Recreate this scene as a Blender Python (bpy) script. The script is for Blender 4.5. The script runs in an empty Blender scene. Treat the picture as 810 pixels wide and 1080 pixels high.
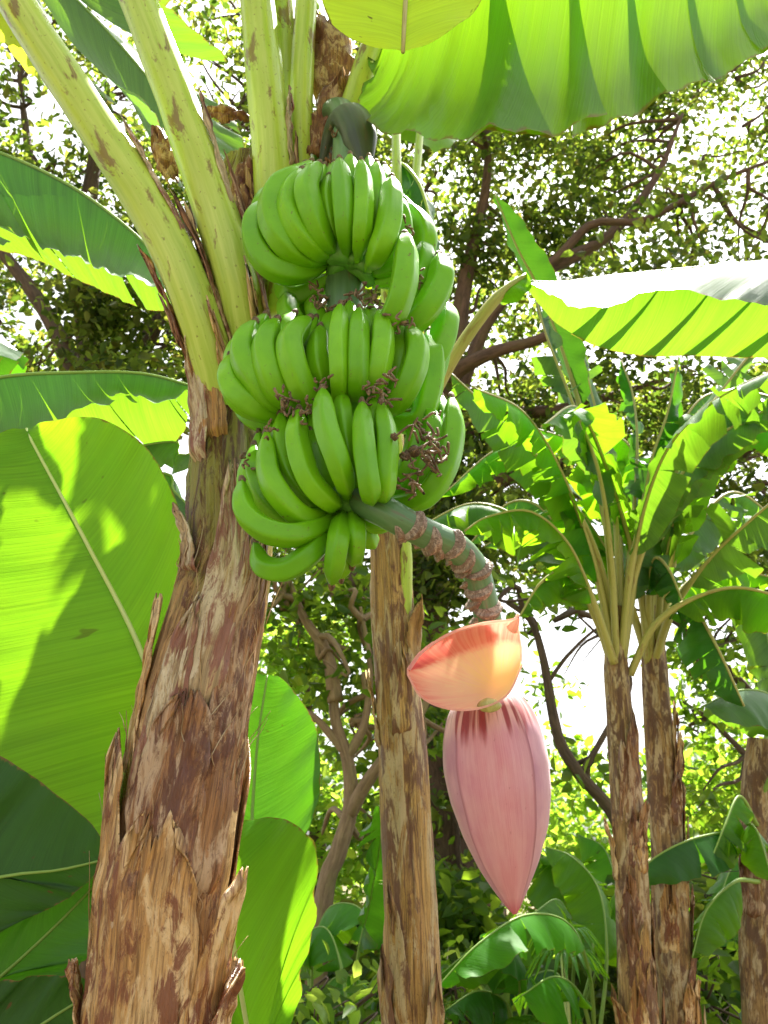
import bpy, math, random
import numpy as np
from mathutils import Vector, Matrix, noise, Quaternion

S = bpy.context.scene
COL = S.collection
R_ = math.radians
rnd = random.Random(7)

# ------------------------------------------------------------------ camera, sky, sun, exposure
CAM_H, PITCH, FPX = 1.5, R_(20.0), 974.0          # focal length in pixels of the 1080 px high photograph
cam_d = bpy.data.cameras.new('camera')
cam = bpy.data.objects.new('camera', cam_d)
COL.objects.link(cam)
cam.location = (0, 0, CAM_H)
cam.rotation_euler = (R_(90) + PITCH, 0, 0)
cam_d.sensor_fit = 'VERTICAL'
cam_d.sensor_height = 24.0
cam_d.lens = FPX / 1080.0 * 24.0
cam_d.clip_start = 0.02
cam_d.clip_end = 2000
cam_d.dof.use_dof = True
cam_d.dof.focus_distance = 1.25
cam_d.dof.aperture_fstop = 9.0
S.camera = cam

SUN_EL, SUN_AZ = R_(60), R_(24)                   # azimuth from +Y towards +X
sun_dir = Vector((math.sin(SUN_AZ) * math.cos(SUN_EL), math.cos(SUN_AZ) * math.cos(SUN_EL), math.sin(SUN_EL)))
sl = bpy.data.lights.new('sun', 'SUN')
sl.energy = 5.0
sl.angle = R_(0.4)
sl.color = (1.0, 0.95, 0.86)
sun = bpy.data.objects.new('sun', sl)
COL.objects.link(sun)
sun.rotation_euler = sun_dir.to_track_quat('Z', 'Y').to_euler()
sun.location = sun_dir * 60

W = bpy.data.worlds.new('World')
S.world = W
W.use_nodes = True
wn = W.node_tree.nodes
wl = W.node_tree.links
bg = wn['Background']
sky = wn.new('ShaderNodeTexSky')
sky.sky_type = 'NISHITA'
sky.sun_disc = False
sky.sun_elevation = SUN_EL
sky.sun_rotation = SUN_AZ
sky.dust_density = 4.0
sky.air_density = 1.0
hs = wn.new('ShaderNodeHueSaturation')
hs.inputs['Saturation'].default_value = 0.18
wl.new(sky.outputs[0], hs.inputs['Color'])
wl.new(hs.outputs[0], bg.inputs['Color'])
bg.inputs['Strength'].default_value = 0.09

S.view_settings.view_transform = 'Standard'
S.view_settings.look = 'None'
S.view_settings.gamma = 1.0
S.view_settings.exposure = 2.1
S.view_settings.use_curve_mapping = False
S.cycles.use_denoising = True
S.cycles.max_bounces = 8
S.cycles.diffuse_bounces = 4
S.cycles.glossy_bounces = 3
S.cycles.transmission_bounces = 6
S.cycles.sample_clamp_indirect = 8.0

# ------------------------------------------------------------------ geometry helpers
cT, sT = math.cos(PITCH), math.sin(PITCH)

def Q(px, py, Y):
    """the point of the vertical plane y = Y seen at that place of the photograph (metres)"""
    x, y = (px - 405) / FPX, (540 - py) / FPX
    d = Vector((x, cT - y * sT, sT + y * cT))
    s = Y / d.y
    return Vector((d.x * s, Y, CAM_H + d.z * s))

def mpp(py, Y):
    """metres per photograph pixel there"""
    y = (540 - py) / FPX
    return Y / (cT - y * sT) / FPX

def QL(pts, Y=None):
    return [Q(p[0], p[1], p[2] if len(p) > 2 else Y) for p in pts]

def spline(pts, n):
    """Catmull-Rom through pts, n samples evenly spaced along its length -> (n,3)"""
    P = np.array([tuple(p) for p in pts], float)
    if len(P) == 2:
        t = np.linspace(0, 1, n)[:, None]
        return P[0] * (1 - t) + P[1] * t
    A = np.vstack([2 * P[0] - P[1], P, 2 * P[-1] - P[-2]])
    out = []
    for i in range(len(P) - 1):
        p0, p1, p2, p3 = A[i], A[i + 1], A[i + 2], A[i + 3]
        t = np.linspace(0, 1, 24, endpoint=False)[:, None]
        out.append(0.5 * (2 * p1 + (p2 - p0) * t + (2 * p0 - 5 * p1 + 4 * p2 - p3) * t ** 2 + (3 * p1 - p0 - 3 * p2 + p3) * t ** 3))
    C = np.vstack(out + [P[-1:]])
    L = np.concatenate([[0], np.cumsum(np.linalg.norm(np.diff(C, axis=0), axis=1))])
    u = np.linspace(0, L[-1], n)
    return np.stack([np.interp(u, L, C[:, k]) for k in range(3)], 1)

def prof(vals, n):
    """piecewise-linear profile given as [(t, value)...] or a list of evenly spaced values"""
    if not isinstance(vals[0], (tuple, list)):
        vals = [(i / (len(vals) - 1), v) for i, v in enumerate(vals)]
    t = np.linspace(0, 1, n)
    return np.interp(t, [v[0] for v in vals], [v[1] for v in vals])

def unit(a):
    return a / np.maximum(np.linalg.norm(a, axis=-1, keepdims=True), 1e-9)

def frames(C, up=None):
    T = unit(np.gradient(C, axis=0))
    N = np.zeros_like(C)
    ref = np.array(up if up is not None else (0.0, -1.0, 0.0), float)
    if abs(np.dot(ref, T[0])) > 0.95:
        ref = np.array((0.31, 0.2, 0.9))
    n0 = ref - T[0] * np.dot(ref, T[0])
    N[0] = n0 / np.linalg.norm(n0)
    for i in range(1, len(C)):
        v = N[i - 1] - T[i] * np.dot(N[i - 1], T[i])
        N[i] = v / max(np.linalg.norm(v), 1e-9)
    return T, N, np.cross(T, N)

class MB:
    """collects geometry and links it as ONE mesh object"""
    def __init__(self):
        self.v, self.f, self.m, self.uv = [], [], [], []

    def grid(self, P, UV, mat=0, closed=False, flip=False):
        """P (a,b,3), UV (a,b,2)"""
        a, b = P.shape[:2]
        base = len(self.v)
        self.v.extend(map(tuple, P.reshape(-1, 3)))
        for i in range(a - 1):
            for j in range(b if closed else b - 1):
                j2 = (j + 1) % b
                q = [(i, j), (i, j2), (i + 1, j2), (i + 1, j)]
                if flip:
                    q.reverse()
                self.f.append([base + x * b + y for x, y in q])
                self.m.append(mat)
                for x, y in q:
                    u, w = UV[x, y]
                    if closed and y == 0 and j == b - 1:
                        u = UV[x, b - 1][0] + (UV[x, 1][0] - UV[x, 0][0])
                    self.uv.append((u, w))

    def tube(self, pts, rad, n=16, seg=10, mat=0, section=None, up=None, caps=True, flat=1.0, jit=0.0, seed=0):
        C = spline(pts, n)
        T, N, B = frames(C, up)
        r = prof(rad, n) if isinstance(rad, (list, tuple)) else np.full(n, rad)
        L = np.concatenate([[0], np.cumsum(np.linalg.norm(np.diff(C, axis=0), axis=1))])
        ph = np.linspace(0, 2 * math.pi, seg, endpoint=False)
        sec = np.ones(seg) if section is None else np.array([section(p) for p in ph])
        P = np.zeros((n, seg, 3))
        UV = np.zeros((n, seg, 2))
        for i in range(n):
            rr = r[i] * sec
            if jit:
                rr = rr * np.array([1 + jit * noise.noise(Vector((math.cos(p) * 1.5, math.sin(p) * 1.5 + seed, L[i] / max(r.max(), 1e-4) * 0.6))) for p in ph])
            P[i] = C[i] + np.outer(np.cos(ph) * rr, N[i]) + np.outer(np.sin(ph) * rr * flat, B[i])
            UV[i, :, 0] = ph * max(r.mean(), 1e-4)
            UV[i, :, 1] = L[i]
        self.grid(P, UV, mat, closed=True)
        if caps:
            nb = len(self.v) - n * seg
            for ring, rev in ((0, True), (n - 1, False)):
                idx = [nb + ring * seg + k for k in range(seg)]
                if rev:
                    idx.reverse()
                self.f.append(idx)
                self.m.append(mat)
                self.uv.extend([(0.0, float(L[ring]))] * seg)
        return C

    def ball(self, c, r, mat=0, seg=10, rings=7, sc=(1, 1, 1), bump=0.0, seed=0):
        P = np.zeros((rings, seg, 3))
        UV = np.zeros((rings, seg, 2))
        for i in range(rings):
            th = math.pi * (0.02 + 0.96 * i / (rings - 1))
            for j in range(seg):
                ph = 2 * math.pi * j / seg
                d = Vector((math.sin(th) * math.cos(ph), math.sin(th) * math.sin(ph), math.cos(th)))
                k = r * (1 + bump * noise.noise(d * 2.3 + Vector((seed, 0, 0))))
                P[i, j] = (c[0] + d.x * k * sc[0], c[1] + d.y * k * sc[1], c[2] + d.z * k * sc[2])
                UV[i, j] = (j / seg * 0.1, i / rings * 0.1)
        self.grid(P, UV, mat, closed=True, flip=True)

    def build(self, name, mats, parent=None, smooth=True):
        me = bpy.data.meshes.new(name)
        o = np.array((0.0, 0.0, 0.0))
        p = parent
        while p is not None:
            o = o + np.array(p.location)
            p = p.parent
        V = np.array(self.v, float) - o
        me.from_pydata(V.tolist(), [], self.f)
        if not isinstance(mats, (list, tuple)):
            mats = [mats]
        for m in mats:
            me.materials.append(m)
        me.polygons.foreach_set('material_index', self.m)
        me.polygons.foreach_set('use_smooth', [smooth] * len(self.f))
        ul = me.uv_layers.new(name='UVMap')
        ul.data.foreach_set('uv', np.array(self.uv, float).ravel())
        me.update()
        ob = bpy.data.objects.new(name, me)
        COL.objects.link(ob)
        ob.parent = parent
        return ob

def tag(o, label=None, cat=None, group=None, kind=None):
    if label: o['label'] = label
    if cat: o['category'] = cat
    if group: o['group'] = group
    if kind: o['kind'] = kind
    return o

def thing(name, loc, label, cat, group=None):
    o = bpy.data.objects.new(name, None)
    COL.objects.link(o)
    o.empty_display_size = 0.1
    o.location = loc
    return tag(o, label, cat, group)

# ------------------------------------------------------------------ materials
class NT:
    def __init__(self, name):
        self.mat = bpy.data.materials.new(name)
        self.mat.use_nodes = True
        self.t = self.mat.node_tree
        self.t.nodes.clear()
        self.out = self.t.nodes.new('ShaderNodeOutputMaterial')

    def n(self, kind, props=None, **inp):
        nd = self.t.nodes.new(kind)
        for k, v in (props or {}).items():
            setattr(nd, k, v)
        for k, v in inp.items():
            key = k.replace('_', ' ')
            s = nd.inputs[int(k[1:])] if k[0] == 'i' and k[1:].isdigit() else nd.inputs[key]
            self.set(s, v)
        return nd

    def set(self, s, v):
        if isinstance(v, bpy.types.NodeSocket):
            self.t.links.new(v, s)
        elif isinstance(v, bpy.types.Node):
            self.t.links.new(v.outputs[0], s)
        else:
            if isinstance(v, (tuple, list)) and len(v) == 3 and s.type == 'RGBA':
                v = (*v, 1)
            s.default_value = v

    def uv(self):
        return self.n('ShaderNodeUVMap', {'uv_map': 'UVMap'}).outputs[0]

    def scale(self, vec, s, off=(0, 0, 0)):
        return self.n('ShaderNodeMapping', None, Vector=vec, Scale=s, Location=off).outputs[0]

    def noise(self, vec, scale=1.0, detail=4.0, rough=0.55, dist=0.0):
        return self.n('ShaderNodeTexNoise', None, Vector=vec, Scale=scale, Detail=detail, Roughness=rough, Distortion=dist).outputs[0]

    def ramp(self, fac, stops, interp='LINEAR'):
        nd = self.n('ShaderNodeValToRGB', None, Fac=fac)
        cr = nd.color_ramp
        cr.interpolation = interp
        while len(cr.elements) < len(stops):
            cr.elements.new(0.5)
        for e, (p, c) in zip(cr.elements, stops):
            e.position = p
            e.color = (*c, 1) if len(c) == 3 else c
        return nd.outputs[0]

    def mix(self, fac, a, b, mode='MIX'):
        nd = self.n('ShaderNodeMix', {'data_type': 'RGBA', 'blend_type': mode})
        self.set(nd.inputs[0], fac)
        self.set(nd.inputs[6], a)
        self.set(nd.inputs[7], b)
        return nd.outputs[2]

    def math(self, op, a, b=0.0):
        nd = self.n('ShaderNodeMath', {'operation': op})
        self.set(nd.inputs[0], a)
        self.set(nd.inputs[1], b)
        return nd.outputs[0]

    def bump(self, h, strength=0.3, dist=0.01):
        return self.n('ShaderNodeBump', None, Height=h, Strength=strength, Distance=dist).outputs[0]

    def done(self, shader):
        self.t.links.new(shader.outputs[0] if isinstance(shader, bpy.types.Node) else shader, self.out.inputs[0])
        return self.mat

G3 = lambda v: (v, v, v)

def m_leaf(name, face, trans, tfac=0.45, rough=0.36, vein=0.35, spots=0.0, face2=None, spec=0.28):
    """banana leaf: waxy face, light comes through; parallel veins run across the blade"""
    k = NT(name)
    uv = k.uv()
    fine = k.noise(k.scale(uv, (1.2, 230, 1)), 1.0, 3, 0.6)
    wide = k.noise(k.scale(uv, (1.6, 26, 1), (3, 1, 0)), 1.0, 3, 0.5)
    blot = k.noise(k.scale(uv, (4, 9, 1), (7, 2, 0)), 1.0, 4, 0.6)
    st = k.math('ADD', k.math('MULTIPLY', fine, 0.65), k.math('MULTIPLY', wide, 0.35))
    f2 = face2 or tuple(c * 1.5 for c in face)
    fc = k.mix(k.ramp(st, [(0.3, G3(0)), (0.7, G3(1))]), face, f2)
    fc = k.mix(k.math('MULTIPLY', k.ramp(blot, [(0.45, G3(0)), (0.75, G3(1))]), 0.4), fc, tuple(c * f for c, f in zip(face, (1.9, 1.35, 1.0))))
    tc = k.mix(k.ramp(st, [(0.32, G3(0)), (0.68, G3(1))]), tuple(c * (1 - vein) for c in trans), trans)
    tc = k.mix(k.math('MULTIPLY', k.ramp(blot, [(0.4, G3(0)), (0.7, G3(1))]), 0.5), tc, tuple(c * f for c, f in zip(trans, (0.6, 0.82, 0.7))))
    if spots:
        sp = k.ramp(k.noise(k.scale(uv, (9, 30, 1), (1, 5, 0)), 1.0, 2, 0.5), [(0.70, G3(0)), (0.74, G3(spots))])
        fc = k.mix(sp, fc, (0.10, 0.06, 0.02))
        tc = k.mix(sp, tc, (0.08, 0.05, 0.01))
    ed = k.math('ABSOLUTE', k.math('MULTIPLY', k.math('SUBTRACT', k.n('ShaderNodeSeparateXYZ', None, Vector=uv).outputs[0], 0.5), 2.0))
    ed = k.ramp(k.math('ADD', ed, k.math('MULTIPLY', k.math('SUBTRACT', k.noise(k.scale(uv, (2, 40, 1), (9, 9, 0)), 1.0, 3, 0.6), 0.5), 0.10)), [(0.985, G3(0)), (1.0, G3(0.85))])
    fc = k.mix(ed, fc, (0.17, 0.10, 0.03))
    tc = k.mix(ed, tc, (0.22, 0.12, 0.02))
    bp = k.bump(k.math('ADD', k.math('MULTIPLY', wide, 0.7), k.math('MULTIPLY', fine, 0.3)), 0.35, 0.006)
    pr = k.n('ShaderNodeBsdfPrincipled', None, Base_Color=fc, Roughness=rough, Normal=bp)
    pr.inputs['Specular IOR Level'].default_value = spec
    tr = k.n('ShaderNodeBsdfTranslucent', None, Color=tc, Normal=bp)
    return k.done(k.n('ShaderNodeMixShader', None, i0=tfac, i1=pr.outputs[0], i2=tr.outputs[0]))

def m_foliage(name, cols, trans, tfac=0.5, rough=0.45):
    """tree leaves: every leaf its own tint"""
    k = NT(name)
    g = k.n('ShaderNodeNewGeometry').outputs['Random Per Island']
    c = k.ramp(g, [(i / (len(cols) - 1), x) for i, x in enumerate(cols)])
    t = k.ramp(k.math('FRACT', k.math('MULTIPLY', g, 7.31)), [(i / (len(trans) - 1), x) for i, x in enumerate(trans)])
    pr = k.n('ShaderNodeBsdfPrincipled', None, Base_Color=c, Roughness=rough)
    pr.inputs['Specular IOR Level'].default_value = 0.22
    tr = k.n('ShaderNodeBsdfTranslucent', None, Color=t)
    return k.done(k.n('ShaderNodeMixShader', None, i0=tfac, i1=pr.outputs[0], i2=tr.outputs[0]))

def m_stem(name, base, base2, stain, amount=0.5, rough=0.45, mscale=(60, 9, 1), through=0.0):
    """petioles, midribs: fresh tissue with streaks and brown bruises"""
    k = NT(name)
    uv = k.uv()
    s = k.noise(k.scale(uv, (160, 5, 1)), 1.0, 3, 0.6)
    b = k.noise(k.scale(uv, mscale, (4, 2, 0)), 1.0, 5, 0.65, 0.4)
    sp = k.noise(k.scale(uv, (220, 90, 1), (2, 9, 0)), 1.0, 2, 0.5)
    big = k.noise(k.scale(uv, (14, 4, 1), (1, 3, 0)), 1.0, 4, 0.6)
    c = k.mix(k.ramp(s, [(0.3, G3(0)), (0.7, G3(1))]), base, base2)
    c = k.mix(k.math('MULTIPLY', k.ramp(big, [(0.45, G3(0)), (0.7, G3(1))]), 0.5), c, tuple(x * y for x, y in zip(base, (1.25, 1.05, 0.7))))
    c = k.mix(k.ramp(b, [(0.60 - 0.03 * amount, G3(0)), (0.635, G3(min(1, amount)))]), c, stain)
    c = k.mix(k.ramp(sp, [(0.66, G3(0)), (0.72, G3(0.7 * amount))]), c, tuple(x * 0.6 for x in stain))
    bp = k.bump(k.math('ADD', s, k.math('MULTIPLY', b, -0.6)), 0.25, 0.003)
    pr = k.n('ShaderNodeBsdfPrincipled', None, Base_Color=c, Roughness=rough, Normal=bp)
    if not through:
        return k.done(pr)
    tr = k.n('ShaderNodeBsdfTranslucent', None, Color=c)
    return k.done(k.n('ShaderNodeMixShader', None, i0=through, i1=pr.outputs[0], i2=tr.outputs[0]))

def m_bark(name, cols, dark, pale, streak=(70, 5, 1), rough=0.6, bumpd=0.012, green=None, dark_at=0.495):
    """layered dead sheaths of a banana stem: fibres along the stem, stains, peeled pale skin"""
    k = NT(name)
    uv = k.uv()
    a, b = streak[0], streak[1]
    fib = k.noise(k.scale(uv, (a * 4.5, b * 1.6, 1)), 1.0, 6, 0.7, 0.3)
    big = k.noise(k.scale(uv, (a * 0.26, b * 1.1, 1), (5, 3, 0)), 1.0, 7, 0.7, 0.8)
    pat = k.noise(k.scale(uv, (a * 0.62, b * 2.0, 1), (11, 7, 0)), 1.0, 9, 0.74, 0.9)
    rot = k.noise(k.scale(uv, (a * 0.20, b * 1.2, 1), (31, 5, 0)), 1.0, 5, 0.6, 0.7)
    spk = k.noise(k.scale(uv, (320, 150, 1), (1, 2, 0)), 1.0, 4, 0.65)
    crack = k.noise(k.scale(uv, (a * 1.6, b * 0.7, 1), (3, 41, 0)), 1.0, 5, 0.7, 0.5)
    c = k.ramp(big, [(0.30 + 0.40 * i / (len(cols) - 1), x) for i, x in enumerate(cols)])
    c = k.mix(k.math('MULTIPLY', k.ramp(fib, [(0.38, G3(1)), (0.58, G3(0))]), 0.8), c, tuple(x * 0.34 for x in cols[0]))
    pm = k.noise(k.scale(uv, (a * 0.45, b * 1.5, 1), (21, 17, 0)), 1.0, 8, 0.72, 0.8)
    c = k.mix(k.ramp(pm, [(0.50, G3(0)), (0.57, G3(0.9))]), c, pale)
    dk = k.math('ADD', k.math('MULTIPLY', pat, 0.6), k.math('MULTIPLY', rot, 0.4))
    c = k.mix(k.ramp(dk, [(dark_at, G3(0)), (dark_at + 0.045, G3(0.93))]), c, k.mix(fib, dark, tuple(x * 2.2 for x in dark)))
    c = k.mix(k.ramp(spk, [(0.60, G3(0)), (0.68, G3(0.7))]), c, tuple(x * 0.8 for x in dark))
    c = k.mix(k.ramp(crack, [(0.31, G3(0.85)), (0.36, G3(0))]), c, tuple(x * 0.4 for x in dark))
    if green:
        v = k.n('ShaderNodeSeparateXYZ', None, Vector=uv).outputs[1]
        wob = k.math('ADD', v, k.math('MULTIPLY', k.math('SUBTRACT', pm, 0.5), green[2]))
        gm = k.n('ShaderNodeMapRange', None, Value=wob, i1=green[0], i2=green[1]).outputs[0]
        gc = k.mix(k.ramp(pat, [(0.46, G3(0)), (0.56, G3(0.95))]), k.mix(fib, (0.16, 0.15, 0.02), (0.36, 0.33, 0.07)), (0.09, 0.03, 0.015))
        c = k.mix(gm, c, gc)
    rg = k.ramp(dk, [(0.45, G3(rough)), (0.58, G3(rough * 0.55))])
    h = k.math('ADD', k.math('MULTIPLY', fib, 0.7), k.math('ADD', k.math('MULTIPLY', k.ramp(crack, [(0.3, G3(0)), (0.4, G3(1))]), 0.5), k.math('MULTIPLY', pat, 0.7)))
    pr = k.n('ShaderNodeBsdfPrincipled', None, Base_Color=c, Roughness=rg, Normal=k.bump(h, 0.75, bumpd))
    return k.done(pr)

def m_treebark(name, a, b):
    k = NT(name)
    uv = k.uv()
    n1 = k.noise(k.scale(uv, (30, 7, 1)), 1.0, 6, 0.7, 0.5)
    n2 = k.noise(k.scale(uv, (5, 3, 1), (3, 2, 0)), 1.0, 4, 0.6)
    c = k.mix(k.ramp(n1, [(0.35, G3(0)), (0.65, G3(1))]), a, b)
    c = k.mix(k.math('MULTIPLY', k.ramp(n2, [(0.5, G3(0)), (0.65, G3(1))]), 0.5), c, tuple(x * f for x, f in zip(b, (0.8, 1.0, 0.6))))
    return k.done(k.n('ShaderNodeBsdfPrincipled', None, Base_Color=c, Roughness=0.85, Normal=k.bump(n1, 0.8, 0.02)))

M = {}
M['leaf_fresh'] = m_leaf('leaf_fresh', (0.045, 0.125, 0.008), (0.37, 0.72, 0.014), 0.50, 0.38, 0.30)
M['leaf_young'] = m_leaf('leaf_young', (0.035, 0.15, 0.012), (0.37, 0.74, 0.012), 0.50, 0.42, 0.38, 0.5)
M['leaf_deep'] = m_leaf('leaf_deep', (0.022, 0.085, 0.014), (0.15, 0.45, 0.012), 0.38, 0.34, 0.30, 0.6)
M['leaf_wax'] = m_leaf('leaf_wax', (0.04, 0.10, 0.035), (0.29, 0.58, 0.02), 0.40, 0.42, 0.5, 0.0, None, 0.5)
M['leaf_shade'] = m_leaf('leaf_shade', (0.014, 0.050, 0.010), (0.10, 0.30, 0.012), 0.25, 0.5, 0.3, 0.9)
M['leaf_yellow'] = m_leaf('leaf_yellow', (0.26, 0.36, 0.02), (0.88, 0.92, 0.06), 0.6, 0.4, 0.15, 1.0)
M['leaf_rich'] = m_leaf('leaf_rich', (0.03, 0.13, 0.01), (0.32, 0.70, 0.015), 0.45, 0.5, 0.35, 0.3, None, 0.12)
M['leaf_painted_glow'] = m_leaf('leaf_painted_glow', (0.48, 0.74, 0.03), (0.9, 0.95, 0.06), 0.5, 0.5, 0.15, 1.0)  # sun glow put into the face colour; this blade hangs in shade
M['midrib'] = m_stem('midrib', (0.60, 0.74, 0.28), (0.72, 0.82, 0.42), (0.35, 0.32, 0.10), 0.10, through=0.2)
M['midrib_green'] = m_stem('midrib_green', (0.20, 0.36, 0.06), (0.30, 0.46, 0.11), (0.20, 0.17, 0.05), 0.12, through=0.2)
M['petiole'] = m_stem('petiole', (0.36, 0.52, 0.05), (0.56, 0.68, 0.15), (0.17, 0.05, 0.02), 0.75, 0.34, (42, 9, 1), 0.12)
M['petiole_tan'] = m_stem('petiole_tan', (0.30, 0.30, 0.08), (0.45, 0.42, 0.16), (0.22, 0.12, 0.05), 0.6, 0.5)
M['stem_main'] = m_bark('stem_main', [(0.28, 0.12, 0.04), (0.50, 0.27, 0.10), (0.62, 0.40, 0.18)], (0.080, 0.022, 0.008), (0.72, 0.50, 0.26), (60, 5, 1), 0.38, 0.012, (1.75, 2.0, 0.9), 0.506)
M['stem_tan'] = m_bark('stem_tan', [(0.32, 0.15, 0.045), (0.54, 0.31, 0.10), (0.62, 0.41, 0.17)], (0.10, 0.04, 0.02), (0.52, 0.40, 0.24), (60, 3.5, 1), 0.65)
M['stem_far'] = m_bark('stem_far', [(0.27, 0.14, 0.055), (0.47, 0.29, 0.12), (0.55, 0.38, 0.18)], (0.09, 0.04, 0.02), (0.58, 0.45, 0.28), (45, 5, 1), 0.75, 0.02, (2.25, 2.6, 0.5))
M['sheath'] = m_bark('sheath', [(0.32, 0.13, 0.035), (0.58, 0.31, 0.10), (0.68, 0.46, 0.22)], (0.11, 0.03, 0.012), (0.74, 0.53, 0.29), (60, 4, 1), 0.38, 0.010, None, 0.508)
M['sheath_pale'] = m_bark('sheath_pale', [(0.42, 0.28, 0.14), (0.58, 0.43, 0.25), (0.64, 0.50, 0.32)], (0.16, 0.06, 0.04), (0.68, 0.58, 0.42), (60, 4, 1), 0.5, 0.008)
M['sheath_plum'] = m_bark('sheath_plum', [(0.18, 0.065, 0.025), (0.36, 0.16, 0.06), (0.48, 0.27, 0.12)], (0.075, 0.024, 0.012), (0.54, 0.38, 0.25), (60, 4, 1), 0.34, 0.010, None, 0.50)
M['dry'] = m_bark('dry', [(0.20, 0.08, 0.03), (0.36, 0.17, 0.07), (0.5, 0.28, 0.13)], (0.10, 0.03, 0.015), (0.55, 0.38, 0.22), (90, 14, 1), 0.7, 0.006)

def m_banana():
    k = NT('banana_skin')
    uv = k.uv()
    ob = k.n('ShaderNodeTexCoord').outputs['Object']
    n1 = k.noise(ob, 14, 4, 0.6)
    n2 = k.noise(ob, 120, 4, 0.7)
    n3 = k.noise(k.scale(uv, (150, 12, 1)), 1.0, 3, 0.6)
    c = k.mix(k.ramp(n1, [(0.35, G3(0)), (0.68, G3(1))]), (0.105, 0.33, 0.003), (0.18, 0.47, 0.006))
    c = k.mix(k.math('MULTIPLY', n3, 0.35), c, (0.24, 0.54, 0.014))
    oi = k.n('ShaderNodeObjectInfo').outputs['Random']
    c = k.mix(k.math('MULTIPLY', oi, 0.55), c, (0.075, 0.27, 0.004))
    n4 = k.noise(k.scale(uv, (60, 16, 1), (3, 1, 0)), 1.0, 5, 0.7, 0.6)
    c = k.mix(k.ramp(n4, [(0.66, G3(0)), (0.70, G3(0.55))]), c, (0.16, 0.13, 0.05))
    c = k.mix(k.ramp(n2, [(0.655, G3(0)), (0.69, G3(0.75))]), c, (0.13, 0.10, 0.03))
    pr = k.n('ShaderNodeBsdfPrincipled', None, Base_Color=c, Roughness=0.34, Normal=k.bump(k.math('ADD', n3, k.math('MULTIPLY', n1, 2.0)), 0.08, 0.004))
    pr.inputs['Specular IOR Level'].default_value = 0.3
    return k.done(pr)
M['banana'] = m_banana()
M['stalk'] = m_stem('stalk', (0.065, 0.15, 0.06), (0.11, 0.22, 0.10), (0.12, 0.09, 0.05), 0.6, 0.36)
M['hood'] = m_stem('hood', (0.022, 0.035, 0.018), (0.04, 0.06, 0.03), (0.06, 0.04, 0.03), 0.6, 0.45)
M['cushion'] = m_stem('cushion', (0.08, 0.24, 0.03), (0.12, 0.32, 0.05), (0.10, 0.09, 0.03), 0.5, 0.45)
M['scar'] = m_bark('scar', [(0.17, 0.115, 0.075), (0.28, 0.195, 0.14), (0.36, 0.26, 0.19)], (0.11, 0.065, 0.045), (0.42, 0.33, 0.26), (300, 160, 1), 0.8, 0.0015, None, 0.54)
M['dead_flower'] = m_bark('dead_flower', [(0.13, 0.08, 0.04), (0.25, 0.16, 0.08), (0.38, 0.27, 0.15)], (0.05, 0.025, 0.012), (0.3, 0.2, 0.12), (200, 60, 1), 0.8, 0.004)

def m_bract_out(name='bract_outside', tf=0.18, lilac=0.0):
    """outer bract skin: pink with fine lengthwise veins, waxy bloom, a red streaked shoulder; u across, v from shoulder to tip"""
    k = NT(name)
    uv = k.uv()
    sx = k.n('ShaderNodeSeparateXYZ', None, Vector=uv)
    u, v = sx.outputs[0], sx.outputs[1]
    vein = k.noise(k.scale(uv, (75, 1.2, 1)), 1.0, 3, 0.6)
    teeth = k.noise(k.scale(uv, (11, 1.3, 1), (3, 1, 0)), 1.0, 2, 0.5)
    blot = k.noise(k.scale(uv, (5, 4, 1), (2, 8, 0)), 1.0, 5, 0.6)
    spot = k.noise(k.scale(uv, (16, 22, 1), (5, 5, 0)), 1.0, 2, 0.5)
    c = k.mix(k.ramp(vein, [(0.35, G3(0)), (0.65, G3(1))]), (0.58, 0.19, 0.25), (0.66, 0.29, 0.34))
    edge = k.math('ABSOLUTE', k.math('MULTIPLY', k.math('SUBTRACT', u, 0.5), 2.0))
    c = k.mix(k.math('MULTIPLY', k.ramp(edge, [(0.3, G3(lilac)), (0.9, G3(max(lilac, 0.35)))]), 0.85), c, (0.36, 0.18, 0.29))
    c = k.mix(k.math('MULTIPLY', k.ramp(blot, [(0.4, G3(0)), (0.7, G3(1))]), 0.45), c, (0.76, 0.48, 0.49))
    c = k.mix(k.ramp(edge, [(0.93, G3(0)), (0.97, G3(0.8))]), c, (0.33, 0.12, 0.17))
    sh = k.math('ADD', v, k.math('MULTIPLY', k.math('SUBTRACT', teeth, 0.5), 0.22))
    red = k.mix(k.ramp(teeth, [(0.47, G3(0)), (0.56, G3(1))]), (0.30, 0.03, 0.04), (0.74, 0.44, 0.42))
    c = k.mix(k.ramp(sh, [(0.17, G3(1)), (0.25, G3(0))]), c, red)
    c = k.mix(k.ramp(v, [(0.93, G3(0)), (0.99, G3(0.9))]), c, (0.48, 0.07, 0.12))
    c = k.mix(k.ramp(spot, [(0.70, G3(0)), (0.75, G3(0.6))]), c, (0.35, 0.08, 0.10))
    pr = k.n('ShaderNodeBsdfPrincipled', None, Base_Color=c, Roughness=0.5, Normal=k.bump(k.math('ADD', vein, blot), 0.15, 0.004))
    pr.inputs['Sheen Weight'].default_value = 0.25
    tr = k.n('ShaderNodeBsdfTranslucent', None, Color=(1.0, 0.82, 0.66))
    return k.done(k.n('ShaderNodeMixShader', None, i0=tf, i1=pr.outputs[0], i2=tr.outputs[0]))
M['bract_out'] = m_bract_out()
M['bract_rim'] = m_stem('bract_rim', (0.30, 0.10, 0.15), (0.40, 0.16, 0.20), (0.2, 0.05, 0.06), 0.4)
M['bract_side'] = m_bract_out('bract_outside_lilac', 0.18, 0.75)
M['bract_thin'] = m_bract_out('bract_outside_thin', 0.6)

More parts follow.
